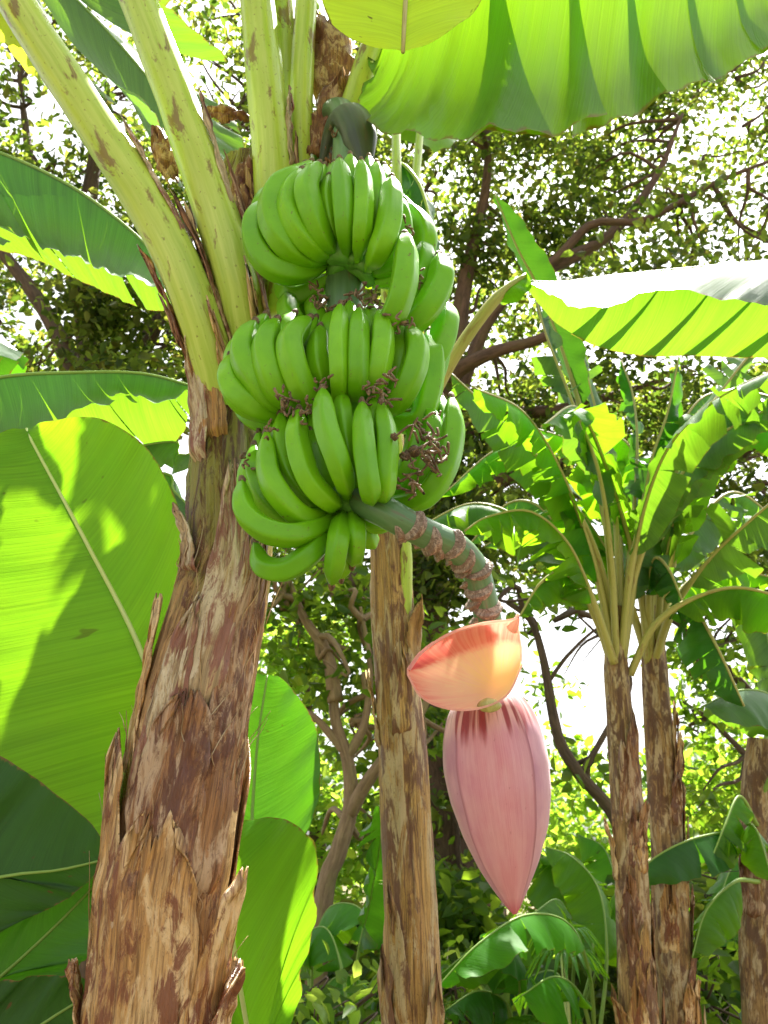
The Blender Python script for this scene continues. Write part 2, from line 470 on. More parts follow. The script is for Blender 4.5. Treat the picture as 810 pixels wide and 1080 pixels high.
def m_bract_in():
    """inner bract face: yellow where it was attached, through orange to a red rim, streaks fan out; u = distance to the rim plus painted fold shade, v along"""
    k = NT('bract_inside')
    uv = k.uv()
    sx = k.n('ShaderNodeSeparateXYZ', None, Vector=uv)
    u, v = sx.outputs[0], sx.outputs[1]
    streak = k.noise(k.scale(uv, (2.0, 16, 1)), 1.0, 4, 0.65)
    f = k.math('ADD', u, k.math('MULTIPLY', k.math('SUBTRACT', streak, 0.5), 0.5))
    c = k.ramp(f, [(0.06, (0.98, 0.90, 0.40)), (0.28, (0.97, 0.84, 0.58)), (0.52, (0.93, 0.62, 0.48)), (0.74, (0.80, 0.27, 0.23)), (0.95, (0.62, 0.12, 0.14))])
    d = k.n('ShaderNodeBsdfDiffuse', None, Color=c)
    tr = k.n('ShaderNodeBsdfTranslucent', None, Color=c)
    return k.done(k.n('ShaderNodeMixShader', None, i0=0.6, i1=d.outputs[0], i2=tr.outputs[0]))
M['bract_in'] = m_bract_in()

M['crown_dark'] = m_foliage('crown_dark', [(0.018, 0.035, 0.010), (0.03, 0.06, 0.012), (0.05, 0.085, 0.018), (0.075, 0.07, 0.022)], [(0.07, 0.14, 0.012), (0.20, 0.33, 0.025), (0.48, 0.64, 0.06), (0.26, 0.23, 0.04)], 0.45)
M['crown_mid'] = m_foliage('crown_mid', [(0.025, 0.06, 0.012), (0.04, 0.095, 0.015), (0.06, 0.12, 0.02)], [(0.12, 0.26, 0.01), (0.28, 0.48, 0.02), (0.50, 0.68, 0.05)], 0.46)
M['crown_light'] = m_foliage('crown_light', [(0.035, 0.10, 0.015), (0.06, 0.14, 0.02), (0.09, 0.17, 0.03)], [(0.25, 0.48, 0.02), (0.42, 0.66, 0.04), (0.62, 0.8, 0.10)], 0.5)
M['bark_dark'] = m_treebark('bark_dark', (0.045, 0.03, 0.02), (0.13, 0.085, 0.055))
M['bark_red'] = m_treebark('bark_red', (0.06, 0.035, 0.022), (0.16, 0.095, 0.06))
M['bark_brown'] = m_treebark('bark_brown', (0.17, 0.11, 0.06), (0.34, 0.24, 0.14))

# ------------------------------------------------------------------ leaf builder
def leaf(parent, mid, w=None, wprof=None, L=None, R=None, up=(0, -0.3, 1), fold=(0.5, 0.5), droop=0.3, tears=(0, 0), n=64, m=8,
         bulge=(0.0, 0.0), ruffle=0.008, mat='leaf_fresh', rib=(0.012, 0.002), start=0.0, seed=0, slant=0.05, ribmat='midrib_green',
         tear_drop=0.25, short_max=None, gap=0.05, ribflat=1.0):
    """one leaf: its blade (both halves) is the part, its midrib and leaf stalk the sub-part.
    either w + wprof (half width in metres along the blade), or edge curves L and R"""
    rg = random.Random(seed)
    NN = 160
    C = spline(mid, NN)
    T = unit(np.gradient(C, axis=0))
    Ln = np.concatenate([[0], np.cumsum(np.linalg.norm(np.diff(C, axis=0), axis=1))])
    tt = np.linspace(0, 1, NN)
    upv = np.array(up, float)
    Sd = unit(np.cross(T, upv))
    Nn = unit(np.cross(Sd, T))
    blade_len = Ln[-1] * (1 - start)
    if short_max is None:
        short_max = 0.22 if L is None else 0.03
    if wprof is None:
        wprof = [(0, 0.12), (0.06, 0.55), (0.2, 0.9), (0.45, 1.0), (0.75, 0.85), (0.92, 0.45), (1, 0.02)]
    at = lambda A, t: np.array([np.interp(t, tt, A[:, k]) for k in range(3)])
    mb = MB()
    for side in (0, 1):
        E = (L, R)[side]
        sg = -1 if side == 0 else 1
        if E is not None:
            EC = spline(E, NN)
        elif w is None:
            continue
        cuts = list(tears[side]) if isinstance(tears[side], (list, tuple)) else sorted(rg.uniform(0.06, 0.97) for _ in range(tears[side]))
        bounds = [0.0] + cuts + [1.0]
        for a, b in zip(bounds[:-1], bounds[1:]):
            if b - a < 0.004:
                continue
            nk = max(3, int(round(n * (b - a))) + 1)
            off = rg.gauss(0, tear_drop) if tears[side] else 0.0
            tw = rg.gauss(0, 0.5 * tear_drop) if tears[side] else 0.0
            short = 1 - (rg.random() ** 3) * short_max if tears[side] else 1.0
            P = np.zeros((nk, m + 1, 3))
            UV = np.zeros((nk, m + 1, 2))
            for i in range(nk):
                x = i / (nk - 1)
                for j in range(m + 1):
                    s = j / m
                    g = gap * s ** 1.6 * (b - a) if tears[side] else 0.0
                    q = (a + g * rg.uniform(0.9, 1.1)) * (1 - x) + (b - g) * x if tears[side] else a * (1 - x) + b * x
                    tb = min(1.0, q + slant * s * (1 - q) * q * 4)
                    t = start + (1 - start) * tb
                    p0 = at(C, t)
                    Tv, Nv, Sv = at(T, t), at(Nn, t), at(Sd, t)
                    if E is not None:
                        e = at(EC, tb) - p0
                        wd = np.linalg.norm(e) + 1e-6
                        dirv = e / wd
                        nv = unit(np.cross(Tv, dirv)) * sg
                        p = p0 + dirv * wd * s * (1 + (short - 1) * s) + nv * bulge[side] * 4 * s * (1 - s) * wd
                        hang = nv
                    else:
                        wd = w * np.interp(tb, [z[0] for z in wprof], [z[1] for z in wprof])
                        f = fold[side]
                        dirv = Sv * sg * math.cos(f) - Nv * math.sin(f)
                        nv = Nv * math.cos(f) + Sv * sg * math.sin(f)
                        p = p0 + dirv * wd * s * short - nv * droop * wd * s * s
                        hang = nv
                    vv = tb * blade_len
                    k = s * s
                    p = p + hang * (ruffle * k * (math.sin(vv * 38 + seed * 1.7 + sg) + 0.7 * math.sin(vv * 83 + seed)) + off * wd * k + tw * wd * k * (x - 0.5))
                    p = p + hang * ruffle * 0.14 * math.sin(vv * 210 + seed) * min(1, 3 * s)
                    P[i, j] = p
                    UV[i, j] = (0.5 + 0.5 * sg * s, vv + 0.18 * s * min(0.3, blade_len) + seed * 0.37)
            mb.grid(P, UV, 0, flip=(side == 0))
    lo = mb.build("leaf", M[mat], parent)
    rb = MB()
    rr = [(0, rib[0]), (max(start, 0.02), rib[0] * 0.8), (min(0.9, start + 0.12), rib[0] * 0.5), (1, rib[1])] if start else [(0, rib[0]), (1, rib[1])]
    rb.tube([Vector(C[i]) for i in range(0, NN, 4)] + [Vector(C[-1])], rr, 48, 9, up=tuple(upv), flat=ribflat, jit=0.06, seed=seed)
    rb.build('midrib', M[ribmat], lo)
    return lo

# ------------------------------------------------------------------ banana stem builder
class Stem:
    def __init__(self, pts, rad, n=120):
        self.C = spline(pts, n)
        self.r = prof(rad, n)
        self.T, self.N, self.B = frames(self.C, (0, -1, 0))
        self.L = np.concatenate([[0], np.cumsum(np.linalg.norm(np.diff(self.C, axis=0), axis=1))])
        self.n = n

    def ringof(self, z):
        i = np.interp(z, self.L, np.arange(self.n))
        f = lambda A: np.array([np.interp(i, np.arange(self.n), A[:, k]) for k in range(3)])
        return f(self.C), f(self.N), f(self.B), np.interp(i, np.arange(self.n), self.r)

    def pos(self, ph, z, extra=0.0):
        """ph = 0 faces the camera, positive to the right"""
        c, N, B, r = self.ringof(z)
        return c + (N * math.cos(ph) + B * math.sin(ph)) * (r + extra)

    def z_at(self, world_z):
        return float(np.interp(world_z, self.C[:, 2], self.L))

    def body(self, parent, mat, seed=0, seg=72, rough=0.006, name='pseudostem'):
        mb = MB()
        n = self.n
        ph = np.linspace(0, 2 * math.pi, seg, endpoint=False)
        P = np.zeros((n, seg, 3))
        UV = np.zeros((n, seg, 2))
        for i in range(n):
            z = self.L[i]
            for j, p in enumerate(ph):
                c, s = math.cos(p), math.sin(p)
                d = noise.fractal(Vector((c * 1.6 + seed, s * 1.6, z * 3.5)), 1.0, 2.0, 4) * rough
                d += noise.noise(Vector((c * 7, s * 7 + seed, z * 1.5))) * rough * 0.6
                saw = ((p / (2 * math.pi) * 3 + z * 1.3 + 0.15 * noise.noise(Vector((c, s, z * 4)))) % 1.0)
                d += rough * 0.9 * (saw - 0.5)
                P[i, j] = self.C[i] + (self.N[i] * c + self.B[i] * s) * (self.r[i] + d)
                UV[i, j] = (p * self.r.mean() + seed, z)
        mb.grid(P, UV, 0, closed=True)
        return mb.build(name, M[mat], parent)

    def sheath(self, parent, ph0, width, z0, z1, lift=0.02, mat='sheath', seed=0, point=0.6, base_off=0.006, curl=0.0, rag=0.25, lean=0.0, nu=26, nv=48):
        """a dead leaf sheath wrapped round part of the stem: widest below, ragged and pointed where the leaf broke off"""
        mb = MB()
        P = np.zeros((nv, nu, 3))
        UV = np.zeros((nv, nu, 2))
        for i in range(nv):
            v = i / (nv - 1)
            z = z0 + (z1 - z0) * v
            wv = width * (1 - point * v ** 2.2)
            if v > 0.85:
                wv *= max(0.12, 1 - ((v - 0.85) / 0.15) ** 1.5 * 0.6)
            wv *= 1 + rag * noise.noise(Vector((seed * 3.1, v * 7, 0.5)))
            for j in range(nu):
                u = j / (nu - 1) * 2 - 1
                zj = z0 + (z - z0) * (1 - rag * 1.1 * v * abs(noise.noise(Vector((seed * 2.3, u * 4.2, 1.5)))) - rag * 0.5 * v * abs(noise.noise(Vector((seed, u * 13, 4)))))
                uu = u * (1 + rag * 0.5 * noise.noise(Vector((seed * 5.7 + (2 if u > 0 else 7), v * 11, abs(u)))))
                ph = ph0 + lean * v + uu * wv
                ex = base_off - 0.02 * max(0.0, 1 - v / 0.12) ** 1.5 + lift * v ** 2.5 + curl * (u * u) * (0.3 + v) + 0.004 * noise.noise(Vector((seed, u * 2.5, v * 9))) + 0.003 * noise.noise(Vector((seed + 9, u * 9, v * 3)))
                p = self.pos(ph, min(zj, self.L[-1]), ex)
                if z > self.L[-1]:
                    p = p + self.T[-1] * (z - self.L[-1])
                P[i, j] = p
                UV[i, j] = (ph * self.r.mean() + seed * 0.37, z + seed * 0.21)
        mb.grid(P, UV, 0)
        o = mb.build('dry_sheath', M[mat], parent)
        sm = o.modifiers.new('thickness', 'SOLIDIFY')
        sm.thickness = 0.0025
        return o

# ================================================================== SETTING: ground
def ground():
    k = NT('forest_floor')
    ob = k.n('ShaderNodeTexCoord').outputs['Object']
    n1 = k.noise(ob, 1.3, 6, 0.65)
    n2 = k.noise(ob, 22, 5, 0.7)
    c = k.mix(k.ramp(n1, [(0.4, G3(0)), (0.6, G3(1))]), (0.16, 0.10, 0.055), (0.05, 0.085, 0.02))
    c = k.mix(k.ramp(n2, [(0.5, G3(0)), (0.62, G3(0.8))]), c, (0.28, 0.19, 0.10))
    mt = k.done(k.n('ShaderNodeBsdfPrincipled', None, Base_Color=c, Roughness=0.95, Normal=k.bump(n2, 0.8, 0.03)))
    mb = MB()
    xs = np.concatenate([[-900, -200, -60], np.linspace(-25, 25, 60), [60, 200, 900]])
    ys = np.concatenate([[-900, -200, -60, -20], np.linspace(-8, 30, 60), [60, 200, 900]])
    P = np.zeros((len(xs), len(ys), 3))
    UV = np.zeros((len(xs), len(ys), 2))
    for i, x in enumerate(xs):
        for j, y in enumerate(ys):
            h = 0.10 * noise.noise(Vector((x * 0.35, y * 0.35, 0))) if abs(x) < 40 and -15 < y < 40 else 0
            P[i, j] = (x, y, h - 0.05)
            UV[i, j] = (x, y)
    mb.grid(P, UV, flip=True)
    tag(mb.build('ground', mt), kind='structure')
ground()

# ================================================================== BANANA PLANTS
def main_plant():
    Y = 1.32
    root = thing('banana_plant', Q(160, 1085, Y) * 0 + Vector((Q(160, 1085, Y).x * 1.0, Y, 0)),
                 'big banana plant with shaggy peeling brown stem carrying the green fruit bunch', 'banana plant')
    base = Vector((-0.315, Y, -0.03))
    st = Stem([base, Q(160, 1080, Y), Q(180, 900, Y), Q(212, 720, Y), Q(240, 600, Y), Q(241, 500, Y), Q(241, 400, Y), Q(243, 300, Y + 0.01), Q(262, 170, Y + 0.02)],
              [(0, 0.110), (0.35, 0.083), (0.46, 0.079), (0.55, 0.080), (0.64, 0.076), (0.72, 0.066), (0.80, 0.056), (0.88, 0.050), (0.95, 0.05), (1, 0.035)], 150)
    st.body(root, 'stem_main', 2, 80, 0.007)
    z = lambda py: st.z_at(Q(200, py, Y).z)
    sh = [  # angle, half width, bottom px, top px, lift, material, pointed, curl, lean
        (-0.98, 0.60, 1130, 775, 0.020, 'sheath', 0.75, 0.002, -0.02),
        (0.80, 0.42, 960, 560, 0.004, 'sheath_plum', 0.3, 0.0, 0.0),
        (-0.35, 0.42, 860, 640, 0.005, 'sheath_pale', 0.8, 0.0, 0.15),
        (1.1, 0.45, 1110, 905, 0.020, 'sheath', 0.7, 0.006, 0.15),
        (-0.05, 0.60, 1010, 730, 0.004, 'sheath_plum', 0.3, 0.0, 0.1),
        (-1.25, 0.45, 840, 640, 0.012, 'sheath', 0.7, 0.004, 0.1),
        (-1.40, 0.45, 1160, 1010, 0.020, 'sheath', 0.8, 0.006, -0.1),
        (1.25, 0.45, 1160, 1005, 0.018, 'sheath', 0.8, 0.01, 0.2),
        (0.15, 0.45, 760, 500, 0.004, 'sheath_pale', 0.6, 0.0, 0.1),
        (0.1, 0.85, 1250, 850, 0.004, 'sheath', 0.25, 0.0, -0.1),
        (-0.75, 0.25, 620, 535, 0.020, 'sheath_pale', 0.7, 0.0, -0.3),
        (2.6, 1.2, 1250, 700, 0.01, 'sheath', 0.5, 0.0, 0.0),
        (-0.75, 0.30, 500, 375, 0.05, 'sheath_pale', 0.8, 0.0, 0.3),
        (-0.2, 0.35, 480, 385, 0.035, 'sheath', 0.8, 0.0, -0.2),
    ]
    for i, (a, w, b, t, lf, mt, pt, cu, ln) in enumerate(sh):
        zb = z(b) if b < 1200 else max(0.05, z(1080) - (b - 1080) * 0.0012)
        st.sheath(root, a, w, zb, z(t), lf, mt, i + 1, pt, 0.005 + 0.0012 * (i % 5), cu, 0.17, ln)
    rgf = random.Random(77)
    for i in range(46):
        ph, zz = rgf.uniform(-1.6, 1.6), z(rgf.uniform(520, 1120))
        fb = MB()
        pts, ln = [], rgf.uniform(0.04, 0.14)
        dph, out = rgf.gauss(0, 0.25), rgf.uniform(0.004, 0.022) * (1.6 if abs(ph) > 1.1 else 0.6)
        for q in range(6):
            t = q / 5
            pts.append(Vector(st.pos(ph + dph * t + 0.06 * rgf.gauss(0, 1) * t, min(zz + ln * t, st.L[-1]), 0.007 + out * t * t)))
        fb.tube(pts, [0.0016, 0.0014, 0.0006], 14, 5, flat=0.5)
        fb.build('fibre', M[rgf.choice(['sheath', 'sheath_pale', 'dry'])], root)
    # leaf stalks that leave the crown of the stem; each belongs to a leaf whose blade is mostly above the picture
    px = lambda pts: [Q(*p) for p in pts]
    def stalk(pts, wpx, Yw, blade, seed, **kw):
        mid = px(pts) + blade
        C = spline(mid, 100)
        r0 = wpx * mpp(200, Yw) * 0.5
        full = sum((mid[i + 1] - mid[i]).length for i in range(len(mid) - 1))
        pet = sum((mid[i + 1] - mid[i]).length for i in range(len(pts) - 1))
        if wpx > 45:
            sm_ = Stem(px(pts), [r0, r0 * 0.8], 60)
            for q, (a_, z0_, z1_) in enumerate([(1.45, 0.05, 0.42), (-1.5, 0.1, 0.36), (1.2, 0.30, 0.55), (-1.3, 0.02, 0.25), (0.5, 0.0, 0.22)]):
                sm_.sheath(root, a_, 0.22, z0_ * sm_.L[-1], z1_ * sm_.L[-1], 0.010, ['dry', 'sheath', 'sheath_pale'][q % 3], seed * 7 + q, 0.7, 0.001, 0.0, 0.5, 0.1, 8, 40)
        return leaf(root, mid, start=pet / full + 0.10, rib=(r0, 0.004), seed=seed, ribmat='petiole', **kw)
    V = Vector
    # the two thick stalks leaning left, in front
    stalk([(240, 470, 1.33), (232, 410, 1.28), (212, 340, 1.235), (175, 250, 1.21), (100, 130, 1.19), (28, 20, 1.18), (-20, -60, 1.18)], 49, 1.2,
          [V((-0.85, 1.12, 3.12)), V((-1.25, 1.0, 3.22)), V((-1.7, 0.9, 3.05)), V((-2.1, 0.9, 2.6))], 11, w=0.30, tears=(3, 4), fold=(0.25, 0.3), mat='leaf_yellow', droop=0.15)
    stalk([(262, 440, 1.34), (262, 380, 1.29), (256, 320, 1.24), (232, 235, 1.22), (192, 120, 1.21), (150, 10, 1.23), (120, -80, 1.25)], 50, 1.2,
          [V((-0.55, 1.27, 3.6)), V((-0.85, 1.22, 3.95)), V((-1.3, 1.15, 4.1)), V((-1.8, 1.05, 3.9))], 12, w=0.30, tears=(3, 3), fold=(0.3, 0.3), mat='leaf_fresh')
    stalk([(300, 330, 1.30), (292, 240, 1.28), (286, 150, 1.27), (276, 50, 1.28), (268, -60, 1.29)], 46, 1.28,
          [V((-0.24, 1.30, 3.5)), V((-0.30, 1.25, 3.9)), V((-0.42, 1.1, 4.2)), V((-0.55, 0.8, 4.3)), V((-0.65, 0.5, 4.15))], 13, w=0.30, tears=(4, 3), fold=(0.3, 0.3), mat='leaf_fresh')
    stalk([(305, 260, 1.37), (303, 150, 1.36), (300, 40, 1.36), (296, -60, 1.37)], 34, 1.36,
          [V((-0.19, 1.42, 3.7)), V((-0.2, 1.6, 4.1)), V((-0.22, 1.9, 4.4)), V((-0.25, 2.3, 4.45))], 14, w=0.28, tears=(3, 3), fold=(0.3, 0.3), mat='leaf_fresh')
    stalk([(322, 300, 1.34), (318, 190, 1.32), (318, 90, 1.31), (324, -10, 1.31), (330, -80, 1.31)], 28, 1.32,
          [V((-0.11, 1.28, 3.55)), V((-0.07, 1.2, 3.9)), V((0.05, 1.0, 4.15)), V((0.2, 0.7, 4.15)), V((0.35, 0.4, 3.95))], 15, w=0.28, tears=(3, 3), fold=(0.3, 0.35), mat='leaf_fresh')
    # the big leaf over the bunch: stalk up from the crown, midrib arching right above the picture, one half hanging into view
    mid = px([(340, 240, 1.33), (362, 150, 1.31), (386, 70, 1.29), (412, -10, 1.28), (450, -95, 1.27), (530, -165, 1.25), (640, -195, 1.22), (760, -170, 1.18), (860, -110, 1.13), (930, -30, 1.08)])
    near = px([(392, 62, 1.27), (384, 118, 1.22), (408, 143, 1.14), (460, 152, 1.08), (540, 147, 1.04), (610, 140, 1.02), (680, 108, 1.01), (760, 78, 1.0), (830, 45, 1.0), (930, -28, 1.06)])
    far = px([(405, 20, 1.3), (400, -60, 1.36), (440, -170, 1.44), (520, -270, 1.5), (640, -310, 1.5), (760, -290, 1.45), (850, -230, 1.38), (920, -120, 1.25), (935, -60, 1.15), (931, -30, 1.08)])
    full = sum((mid[i + 1] - mid[i]).length for i in range(len(mid) - 1))
    pet = sum((mid[i + 1] - mid[i]).length for i in range(2))
    leaf(root, mid, L=far, R=near, start=pet / full, tears=(2, [0.36, 0.47, 0.55, 0.63, 0.70, 0.78, 0.86, 0.93]), bulge=(0.08, 0.10), rib=(34 * mpp(100, 1.3) * 0.5, 0.005), ribmat='petiole', mat='leaf_fresh', seed=21, ruffle=0.008, tear_drop=0.010, short_max=0.0, n=110, m=14, gap=-0.20)
    # a leaf whose blade end shows at the top, backlit glow painted into its colour
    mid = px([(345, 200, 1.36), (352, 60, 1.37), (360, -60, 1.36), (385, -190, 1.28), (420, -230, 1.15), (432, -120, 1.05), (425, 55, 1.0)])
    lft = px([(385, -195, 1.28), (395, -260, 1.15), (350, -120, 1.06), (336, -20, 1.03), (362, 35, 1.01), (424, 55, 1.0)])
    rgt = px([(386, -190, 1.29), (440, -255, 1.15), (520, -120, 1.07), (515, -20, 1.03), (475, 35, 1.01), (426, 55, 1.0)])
    leaf(root, mid, L=lft, R=rgt, start=0.62, tears=(0, 0), bulge=(0.04, 0.04), rib=(0.013, 0.003), ribmat='petiole_tan', mat='leaf_painted_glow', seed=22, ruffle=0.004, tear_drop=0.02)
    # dead brown leaf bases crumpled between the stalks
    for i, (x, y, yy, w, h, tilt) in enumerate([(172, 160, 1.3, 12, 36, 0.3), (352, 75, 1.33, 26, 80, 0.15), (346, 120, 1.30, 20, 55, -0.25), (252, 215, 1.27, 16, 60, -0.1), (240, 118, 1.33, 22, 14, 0.9),
                                               (262, 290, 1.30, 18, 80, 0.1), (345, 150, 1.26, 9, 26, 0.1), (240, 290, 1.26, 14, 70, -0.35), (335, 40, 1.34, 20, 50, 0.3)]):
        mb = MB()
        s = mpp(y, yy)
        nu, nv = 9, 18
        P = np.zeros((nv, nu, 3)); UV = np.zeros((nv, nu, 2))
        c = Q(x, y, yy)
        for a in range(nv):
            for b in range(nu):
                u, v = b / (nu - 1) * 2 - 1, a / (nv - 1) * 2 - 1
                ww = w * s * (1 - 0.55 * abs(v) ** 2) * (1 + 0.35 * noise.noise(Vector((i * 3, v * 3, 0))))
                dx = u * ww + v * h * s * math.sin(tilt) + 0.3 * w * s * noise.noise(Vector((i, v * 2.5, 3)))
                dy = 0.02 * noise.noise(Vector((u * 2.2, v * 3, i * 5.0))) + 0.012 * u * u + 0.012 * noise.noise(Vector((u * 5, v * 6, i * 2.0)))
                P[a, b] = (c.x + dx, c.y + dy, c.z - v * h * s * math.cos(tilt))
                UV[a, b] = (dx + i, v * h * s)
        mb.grid(P, UV)
        o = mb.build('dead_leaf', M['dry'], root)
        o.modifiers.new('thickness', 'SOLIDIFY').thickness = 0.002
    return root
main_plant()

# ================================================================== FRUIT BUNCH
def fruit_bunch():
    root = thing('banana_bunch', Q(370, 340, 1.17), 'heavy bunch of green bananas in three tiers hanging beside the thick stem', 'banana bunch')
    YA = 1.17
    mb = MB()
    # the stalk: out of the crown, down through the hands, then out to the right
    stalk_pts = QL([(335, 190, 1.36), (345, 128, 1.33), (360, 118, 1.28), (368, 150, 1.22), (367, 210, 1.19), (363, 300, YA), (366, 400, YA), (367, 470, 1.13), (378, 521, 1.08), (412, 543, 1.04),
                    (452, 564, 1.045), (481, 578, 1.06), (499, 597, 1.08), (508, 624, 1.095), (514, 650, 1.11), (522, 690, 1.14), (522, 745, 1.13)])
    mb.tube(stalk_pts, [(0, 0.018), (0.1, 0.022), (0.25, 0.027), (0.3, 0.030), (0.55, 0.026), (0.66, 0.0215), (0.8, 0.0185), (0.92, 0.017), (1, 0.015)], 110, 20, jit=0.05, seed=3)
    sk = mb.build('stalk', M['stalk'], root)
    hb = MB()
    hb.tube(QL([(340, 175, 1.27), (352, 140, 1.25), (366, 122, 1.215), (378, 140, 1.185), (386, 178, 1.17)]), [0.010, 0.026, 0.030, 0.028, 0.010], 30, 18, flat=0.7, jit=0.1, seed=4)
    hb.build('dried_bract', M['hood'], root)
    # scars of the fallen bracts: brown crescents round the stalk
    C = spline(stalk_pts, 400)
    T, N, B = frames(C)
    L = np.concatenate([[0], np.cumsum(np.linalg.norm(np.diff(C, axis=0), axis=1))])
    i0 = int(np.argmin(np.linalg.norm(C - np.array(Q(432, 554, 1.042)), axis=1)))
    i1 = int(np.argmin(np.linalg.norm(C - np.array(Q(515, 655, 1.113)), axis=1)))
    NS = 15
    for k in range(NS):
        i = int(i0 + (i1 - i0) * k / (NS - 1))
        ang = (-1) ** k * 0.95 + (0.5 if k % 4 > 1 else -0.35) + rnd.uniform(-0.2, 0.2)
        rs = float(np.interp(i / 399, [0.55, 0.66, 0.8, 0.92, 1], [0.026, 0.0215, 0.0185, 0.017, 0.015]))
        nq, nr = 34, 10
        P = np.zeros((nr, nq, 3)); UV = np.zeros((nr, nq, 2))
        for q in range(nq):
            x = q / (nq - 1) * 2 - 1
            a = ang + x * 1.4
            ends = max(0.0, 1 - abs(x) ** 3)
            for h in range(nr):
                y = h / (nr - 1)
                along = (y - 0.5) * 0.0145 * (0.35 + 0.65 * ends) - 0.010 * x * x
                jf = min(398.0, max(1.0, i + along / L[-1] * 400))
                j0 = int(jf)
                fr_ = jf - j0
                c_ = C[j0] * (1 - fr_) + C[j0 + 1] * fr_
                ridge = math.sin(y * math.pi) ** 0.6 * (0.75 + 0.25 * math.cos(y * math.pi * 4)) * 0.0090 * ends
                ridge *= 1 + 0.10 * math.sin(x * 46 + k)
                P[h, q] = c_ + (N[j0] * math.cos(a) + B[j0] * math.sin(a)) * (rs - 0.0008 + ridge)
                UV[h, q] = (x * 0.03 + k, y * 0.01 + k * 0.3)
        mbk = MB()
        mbk.grid(P, UV)
        mbk.build('bract_scar', M['scar'], sk)
    # hands of fingers; every finger is traced stalk end -> tip: (x, y) in the picture, distance, half width
    hands = [
        ((366, 276, YA - 0.02), [
            ([(348, 277), (320, 287), (290, 283), (271, 261), (268, 236), (279, 212)], 1.12, 17),
            ([(350, 275), (324, 272), (299, 255), (286, 227), (292, 199), (320, 178)], 1.095, 17),
            ([(351, 272), (332, 262), (313, 240), (304, 212), (318, 180)], 1.082, 15.5),
            ([(354, 269), (341, 252), (328, 222), (324, 196), (336, 173)], 1.07, 16),
            ([(358, 270), (350, 240), (345, 210), (347, 186)], 1.085, 12.5),
            ([(366, 272), (364, 240), (361, 205), (358, 168)], 1.058, 13),
            ([(377, 276), (381, 245), (383, 210), (381, 170)], 1.055, 13.5),
            ([(388, 278), (394, 245), (397, 210), (397, 172)], 1.09, 12.5),
            ([(388, 284), (402, 262), (411, 230), (413, 188)], 1.060, 16.5),
            ([(392, 300), (424, 292), (444, 268), (445, 242), (428, 216)], 1.16, 17),
            ([(380, 290), (410, 282), (422, 260), (425, 235), (415, 205)], 1.13, 14),
            ([(350, 290), (330, 305), (306, 312), (298, 290)], 1.19, 15),
        ]),
        ((368, 400, YA - 0.02), [
            ([(340, 440), (287, 434), (259, 424), (244, 404), (243, 376)], 1.10, 17.5),
            ([(335, 432), (287, 423), (268, 398), (256, 370), (268, 340)], 1.085, 18),
            ([(340, 430), (300, 418), (285, 394), (279, 366), (292, 338)], 1.07, 18.5),
            ([(350, 428), (326, 418), (311, 388), (307, 358), (326, 336)], 1.055, 17.5),
            ([(352, 425), (340, 400), (335, 372), (338, 345)], 1.075, 14),
            ([(358, 436), (358, 400), (357, 362), (359, 322)], 1.035, 13.5),
            ([(374, 434), (377, 400), (378, 362), (379, 326)], 1.035, 13.5),
            ([(388, 430), (397, 398), (403, 362), (402, 328)], 1.045, 15.5),
            ([(392, 440), (418, 424), (434, 396), (440, 366), (430, 346)], 1.06, 16.5),
            ([(388, 360), (412, 336), (424, 306), (428, 275), (427, 248)], 1.045, 17),
            ([(390, 370), (428, 345), (452, 322), (465, 296), (463, 270)], 1.10, 18),
            ([(392, 400), (440, 396), (462, 368), (470, 342), (470, 320)], 1.15, 17),
            ([(392, 440), (438, 446), (452, 416), (457, 380), (452, 350)], 1.13, 16),
            ([(345, 370), (320, 350), (306, 334), (303, 310)], 1.16, 15),
            ([(345, 362), (338, 345), (332, 328), (330, 316)], 1.17, 12),
            ([(345, 460), (300, 452), (268, 440), (252, 420)], 1.17, 16),
        ]),
        ((368, 530, YA - 0.06), [
            ([(358, 541), (344, 563), (326, 585), (300, 601), (278, 597), (269, 574)], 1.055, 15.5),
            ([(355, 540), (336, 556), (309, 564), (279, 558), (258, 538), (255, 508)], 1.04, 16),
            ([(350, 540), (310, 548), (282, 528), (268, 499), (268, 470)], 1.10, 14),
            ([(354, 538), (324, 546), (300, 528), (284, 499), (281, 457)], 1.045, 15.5),
            ([(352, 535), (330, 528), (311, 506), (298, 474), (296, 437)], 1.07, 14),
            ([(358, 532), (346, 528), (326, 506), (314, 467), (315, 433)], 1.03, 16),
            ([(362, 528), (348, 510), (333, 486), (328, 455)], 1.065, 13),
            ([(366, 524), (363, 506), (356, 484), (344, 449), (340, 411)], 1.0, 16.5),
            ([(391, 530), (390, 515), (384, 470), (382, 425)], 0.995, 14),
            ([(400, 528), (405, 515), (408, 470), (402, 425)], 1.01, 14),
            ([(362, 540), (358, 565), (354, 590), (350, 616)], 1.04, 13.5),
            ([(370, 540), (375, 560), (375, 578), (372, 596)], 1.05, 13),
            ([(378, 542), (395, 552), (412, 552)], 1.12, 13),
            ([(400, 530), (440, 528), (466, 500), (478, 458), (476, 420)], 1.07, 16),
            ([(400, 527), (432, 516), (450, 490), (458, 458), (452, 430)], 1.10, 15),
            ([(395, 520), (425, 500), (438, 470), (440, 440)], 1.12, 14),
        ]),
    ]
    def sec(p):
        q = (p % (2 * math.pi / 5)) - math.pi / 5
        return 0.06 + 0.94 * (0.90 / math.cos(q)) * (1 - 0.06 * (abs(q) / (math.pi / 5)) ** 6)
